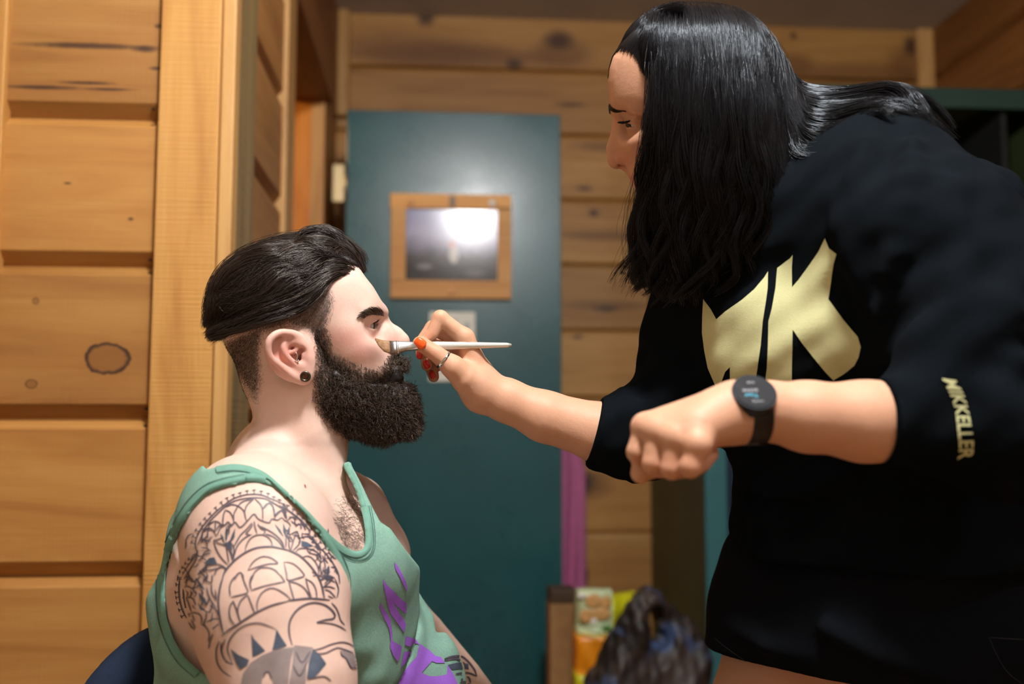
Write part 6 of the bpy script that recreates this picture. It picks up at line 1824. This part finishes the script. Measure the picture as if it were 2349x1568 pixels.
# ------------------------------------------------------------------ open green wardrobe at the back right
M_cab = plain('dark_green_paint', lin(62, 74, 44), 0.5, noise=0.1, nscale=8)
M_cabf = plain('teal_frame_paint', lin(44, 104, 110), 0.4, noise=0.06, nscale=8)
M_cabdim = plain('dimmed_teal_paint', lin(30, 62, 54), 0.5)  # teal frame paint darkened: the dim light on the rail is in the colour
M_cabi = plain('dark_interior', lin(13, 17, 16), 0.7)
xs0 = onY(1492, 1100, YB)[0]; yf = onX(1615, 1150, xs0)[1]
xf1 = onY(1664, 1150, yf)[0]; zt = onY(2200, 206, yf)[2]; zt2 = onY(2200, 252, yf)[2]
cab = empty('wardrobe', ((xs0 + XR) / 2, (yf + YB) / 2, 0), label='open dark green wardrobe with a teal front frame against the back wall', cat='wardrobe')
box('side_panel', (xs0, yf + .002, 0), (xs0 + .022, YB - .001, zt), M_cab, cab, .001)
box('side_panel', (XR - .03, yf + .002, 0), (XR - .008, YB - .001, zt), M_cab, cab, .001)
box('front_stile', (xs0 - .001, yf - .02, 0), (xf1, yf + .001, zt2), M_cabf, cab, .003)
box('front_stile', (XR - .09, yf - .02, 0), (XR - .006, yf + .001, zt2), M_cabf, cab, .003)
box('top_rail', (xs0 - .001, yf - .02, zt2 + .001), (XR - .006, yf + .001, zt), M_cabdim, cab, .003)
box('top_panel', (xs0 + .023, yf + .002, zt - .022), (XR - .031, YB - .02, zt - .002), M_cab, cab, .001)
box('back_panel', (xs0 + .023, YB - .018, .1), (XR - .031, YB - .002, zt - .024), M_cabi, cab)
box('base', (xs0 + .023, yf + .002, .02), (XR - .031, YB - .02, .10), M_cab, cab, .002)
zs = onY(2335, 545, yf + .12)[2]
xdv = onY(2290, 545, yf + .1)[0]
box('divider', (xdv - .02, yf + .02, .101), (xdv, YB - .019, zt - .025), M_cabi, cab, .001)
box('shelf', (xdv + .001, yf + .03, zs - .012), (XR - .032, YB - .02, zs + .012), M_cab, cab, .001)
zr = onY(2335, 514, yf + .1)[2]
link('hanging_rail', tube_mesh('hanging_rail', [(xs0 + .022, yf + .34, zr + .28), (xdv - .02, yf + .34, zr + .28)], .014, 12), cab, M_steel)
link('shelf_rail', tube_mesh('shelf_rail', [(xdv, yf + .08, zr), (XR - .031, yf + .08, zr)], .008, 10), cab, M_steel)
# jackets hanging inside
def hanging(name, x0, x1, y, ztop_, zbot, mat, seed, parent=None, depth=.05, nfold=5, **kw):
    nu, nv = 40, 30; V = []; r = np.random.default_rng(seed); ph = r.uniform(0, 6)
    for sgn in (-1, 1):
        for j in range(nv):
            t = j / (nv - 1)
            for i in range(nu):
                u = i / (nu - 1)
                wd = .35 + .65 * min(1, t * 3.0)
                xx = (x0 + x1) / 2 + (u - .5) * (x1 - x0) * wd
                fo = math.sin(u * nfold * 6.28 + ph + t * 1.5) * .016 * (.3 + t) + math.sin(u * 2.3 * nfold + t * 3) * .008
                V.append((xx, y + sgn * depth * math.sin(math.pi * min(max(u, .02), .98)) ** .5 * .6 + fo, ztop_ - (ztop_ - zbot) * t - .05 * abs(u - .5) * (1 - t)))
    F = []
    N_ = nu * nv
    for b in range(2):
        for j in range(nv - 1):
            for i in range(nu - 1):
                q = [b * N_ + j * nu + i, b * N_ + j * nu + i + 1, b * N_ + (j + 1) * nu + i + 1, b * N_ + (j + 1) * nu + i]
                F.append(q if b == 0 else q[::-1])
    for j in range(nv - 1):
        F.append([j * nu, (j + 1) * nu, N_ + (j + 1) * nu, N_ + j * nu]); F.append([j * nu + nu - 1, N_ + j * nu + nu - 1, N_ + (j + 1) * nu + nu - 1, (j + 1) * nu + nu - 1])
    for i in range(nu - 1):
        F.append([i, i + 1, N_ + i + 1, N_ + i]); F.append([(nv - 1) * nu + i, N_ + (nv - 1) * nu + i, N_ + (nv - 1) * nu + i + 1, (nv - 1) * nu + i + 1])
    me = mesh_np(name, V, F)
    return link(name, me, parent, mat, **kw)
M_denim = cloth_mat('slate_blue_denim', lin(50, 64, 84), 0.3, 90, 0.9)
zrail = zr + .28
jx0 = xs0 + .075; jk = hanging('jacket', jx0, jx0 + .30, yf + .34, zrail - .02, onY(1680, 1275, yf + .3)[2], M_denim, 3, depth=.06, label='slate blue jacket hanging inside the green wardrobe beside its teal stile', cat='jacket')
link('hanger_hook', tube_mesh('hanger_hook', [(jx0 + .15, yf + .34, zrail - .03), (jx0 + .15, yf + .34, zrail + .01), (jx0 + .15, yf + .352, zrail + .016)], .0025, 8), jk, M_steel)
jk2 = hanging('coat', jx0 + .36, jx0 + .70, yf + .34, zrail - .02, .55, plain('black_coat_cloth', lin(18, 19, 22), .9), 5, depth=.08, label='black coat hanging in the middle of the green wardrobe', cat='coat')
link('hanger_hook', tube_mesh('hanger_hook', [(jx0 + .53, yf + .34, zrail - .03), (jx0 + .53, yf + .34, zrail + .01), (jx0 + .53, yf + .352, zrail + .016)], .0025, 8), jk2, M_steel)

# ------------------------------------------------------------------ pink towel, peg, block, crate, carton, packet, bag
M_pink = cloth_mat('mauve_towel', lin(206, 120, 164), 0.12, 260, 0.95)
tw0, tw1 = onY(1215, 1200, YB - .06)[0], onY(1343, 1200, YB - .06)[0]
tow = hanging('towel', tw0, tw1, YB - .07, onY(1285, 930, YB - .06)[2], onY(1300, 1352, YB - .06)[2], M_pink, 9, depth=.03, nfold=3, label='mauve pink towel hanging behind the edge of the teal door', cat='towel')
pegz = onY(1285, 930, YB - .06)[2]
peg = link('wall_peg', tube_mesh('wall_peg', [((tw0 + tw1) / 2, YB + .001, pegz + .005), ((tw0 + tw1) / 2, YB - .09, pegz + .012), ((tw0 + tw1) / 2, YB - .10, pegz + .03)], .009, 10), None, M_header, label='wooden peg on the back wall holding the mauve towel', cat='peg')
a = onY(1322, 1334, YB - .001); b = onY(1346, 1303, YB - .001)
box('wall_block', (a[0], YB - .030, a[2]), (b[0], YB - .001, b[2]), plain('dark_block', lin(54, 34, 20), .6), None, .004, label='small dark block on the back wall beside the towel', cat='block')  # small dark square of unknown nature, built as a plain block
YQ = yf - .26
czt = .265
xq0, xq1 = onY(1255, 1500, YQ)[0], onY(1625, 1500, YQ)[0]
crate = empty('storage_crate', ((xq0 + xq1) / 2, YQ + .12, 0), label='low wooden crate under the food packet and the dark bag', cat='crate')
for z0_, z1_ in ((.0, .08), (.09, .17), (.18, czt - .013)):
    box('slat', (xq0, YQ - .3, z0_), (xq1, YQ - .285, z1_), M_casing, crate, .002); box('slat', (xq0, YQ + .215, z0_), (xq1, YQ + .23, z1_), M_casing, crate, .002)
box('end_panel', (xq0, YQ - .284, 0), (xq0 + .015, YQ + .214, czt - .013), M_casing, crate, .002); box('end_panel', (xq1 - .015, YQ - .284, 0), (xq1, YQ + .214, czt - .013), M_casing, crate, .002)
box('lid', (xq0 - .005, YQ - .305, czt - .012), (xq1 + .005, YQ + .235, czt), M_casing, crate, .002)
M_card = plain('brown_cardboard', lin(150, 112, 70), .85, noise=.1)
M_carde = plain('dark_tape', lin(64, 44, 28), .6)
a = onY(1262, 1500, YQ + .10); b = onY(1327, 1350, YQ + .10)
cart = empty('carton', ((a[0] + b[0]) / 2, YQ + .15, czt), label='narrow brown cardboard carton between the teal door and the food packet', cat='carton')
box('carton_body', (a[0], YQ + .10, czt + .001), (b[0] - .004, YQ + .20, onY(1300, 1384, YQ + .1)[2]), M_card, cart, .002)
box('dark_flap', (a[0], YQ + .098, onY(1300, 1384, YQ + .1)[2] + .001), (b[0] - .006, YQ + .20, onY(1300, 1352, YQ + .1)[2]), M_carde, cart, .004)
box('tape_edge', (b[0] - .0035, YQ + .099, czt + .001), (b[0], YQ + .20, onY(1300, 1390, YQ + .1)[2]), M_carde, cart, .001)
# packet: pouch with gusset, printed bands
M_pk = [plain('packet_mint', lin(196, 214, 170), .35), plain('packet_orange', lin(236, 146, 22), .35, noise=.05), plain('packet_lime', lin(206, 206, 30), .35, noise=.12, nscale=14), plain('packet_cream', lin(226, 214, 130), .35), plain('packet_biscuit', lin(206, 158, 96), .5, noise=.2, nscale=60), plain('packet_white', lin(236, 232, 226), .4), plain('packet_leaf', lin(60, 130, 40), .5)]
pY = YQ - .02
pk = empty('food_packet', (onY(1385, 1568, pY)[0], pY + .05, czt), label='orange and yellow food packet with biscuits pictured on its front', cat='packet')
def pv(x, y, yy): return onY(x, y, yy)
ztop_p, zmid1, zmid2, zlow = onY(1370, 1352, pY)[2], onY(1370, 1448, pY)[2], onY(1370, 1545, pY)[2], czt + .001
xl, xm, xr_ = onY(1326, 1450, pY)[0], onY(1404, 1450, pY)[0], onY(1462, 1450, pY + .06)[0]
def pouch(name, z0_, z1_, mat, xa0, xa1, y0_, y1_, bulge=.012):
    nu, nv = 14, 8; V = []; F = []
    for layer, dy in ((0, 0.0), (1, .09)):
        for j in range(nv):
            t = j / (nv - 1)
            for i in range(nu):
                u = i / (nu - 1)
                yy = y0_ + (y1_ - y0_) * u + dy - (1 - 2 * layer) * bulge * math.sin(math.pi * u) + .004 * math.sin(u * 9 + t * 5)
                zz = z0_ + (z1_ - z0_) * t
                taper = 1 - .75 * max(0, (zz - (ztop_p - .05)) / .05)
                V.append((xa0 + (xa1 - xa0) * u, yy if layer == 0 else yy * 1 - .07 * (1 - taper), zz))
    N_ = nu * nv
    for b in range(2):
        for j in range(nv - 1):
            for i in range(nu - 1): F.append([b * N_ + j * nu + i, b * N_ + j * nu + i + 1, b * N_ + (j + 1) * nu + i + 1, b * N_ + (j + 1) * nu + i][::1 if b == 0 else -1])
    for j in range(nv - 1):
        for e in (0, nu - 1): F.append([j * nu + e, (j + 1) * nu + e, N_ + (j + 1) * nu + e, N_ + j * nu + e])
    for e in (0, nv - 1):
        for i in range(nu - 1): F.append([e * nu + i, e * nu + i + 1, N_ + e * nu + i + 1, N_ + e * nu + i])
    return link(name, mesh_np(name, V, F), pk, mat)
pouch('front_panel_top', zmid1, ztop_p, M_pk[0], xl, xm, pY, pY - .01)
pouch('front_stripe', zmid1 - .012, zmid1, M_pk[3], xl, xm, pY, pY - .01)
pouch('front_panel_orange', zmid2, zmid1 - .012, M_pk[1], xl - .004, xm, pY, pY - .01)
pouch('front_panel_foot', zlow, zmid2, M_pk[2], xl - .006, xm, pY, pY - .01)
pouch('side_gusset', zlow, ztop_p - .02, M_pk[2], xm, xr_, pY - .01, pY + .06, .004)
for x, y, rx, rz, m in [(1362, 1378, .026, .020, M_pk[4]), (1378, 1408, .03, .018, M_pk[4]), (1346, 1412, .022, .02, M_pk[4]), (1390, 1382, .016, .022, M_pk[4]), (1362, 1424, .010, .010, M_pk[5]), (1334, 1366, .012, .008, M_pk[5]), (1392, 1440, .014, .007, M_pk[6])]:
    bm = bmesh.new(); bmesh.ops.create_uvsphere(bm, u_segments=16, v_segments=8, radius=1); bmesh.ops.scale(bm, verts=bm.verts, vec=(rx, .003, rz)); bmesh.ops.translate(bm, verts=bm.verts, vec=onY(x, y, pY - .018))
    link('printed_biscuit', bm_mesh('printed_biscuit', bm, True), pk, m)
# dark patterned bag
tb_ = NT('dark_patterned_fabric'); geo = tb_.n('ShaderNodeNewGeometry')
n1 = tb_.noise(geo.outputs['Position'], 6, 3, .6, .6); n2 = tb_.noise(geo.outputs['Position'], 7, 3, .6, .3)
c = tb_.ramp(n1, [(.44, lin(16, 15, 16)), (.54, lin(56, 45, 40)), (.66, lin(24, 21, 22))])
c = tb_.mix(tb_.ramp(n2, [(.55, (0, 0, 0, 1)), (.63, (1, 1, 1, 1))]), c, lin(58, 76, 112)); tb_.l(c, tb_.b.inputs['Base Color']); tb_.b.inputs['Roughness'].default_value = .55
bgY = YQ - .155
bq = lambda x, y, o=0: onY(x, y, bgY + o)
bg_ = Sdf()
bg_.chain([bq(1474, 1378), bq(1452, 1450), bq(1420, 1560), bq(1400, 1640)], [.028, .06, .075, .07], k=.03)
bg_.chain([bq(1478, 1380, .03), bq(1530, 1420, .05), bq(1575, 1480, .06), bq(1580, 1600, .06)], [.03, .045, .055, .07], k=.04)
bg_.ell(bq(1500, 1580, .05), (.14, .09, .14), None, k=.05)
bg_.ell(bq(1512, 1412, .0), (.022, .05, .035), None, k=.02, op='s')
bg_.disp(lambda P: .010 * vnoise(P * 14, 41) + .003 * vnoise(P * 40, 42))
bg_.cut(lambda P: czt + .001 - P[:, 2], k=.005)
bago, VG, FG = sdf_object('fabric_bag', bg_, .006, tb_.m, None, label='crumpled dark bag with blue and brown patches beside the food packet', cat='bag')
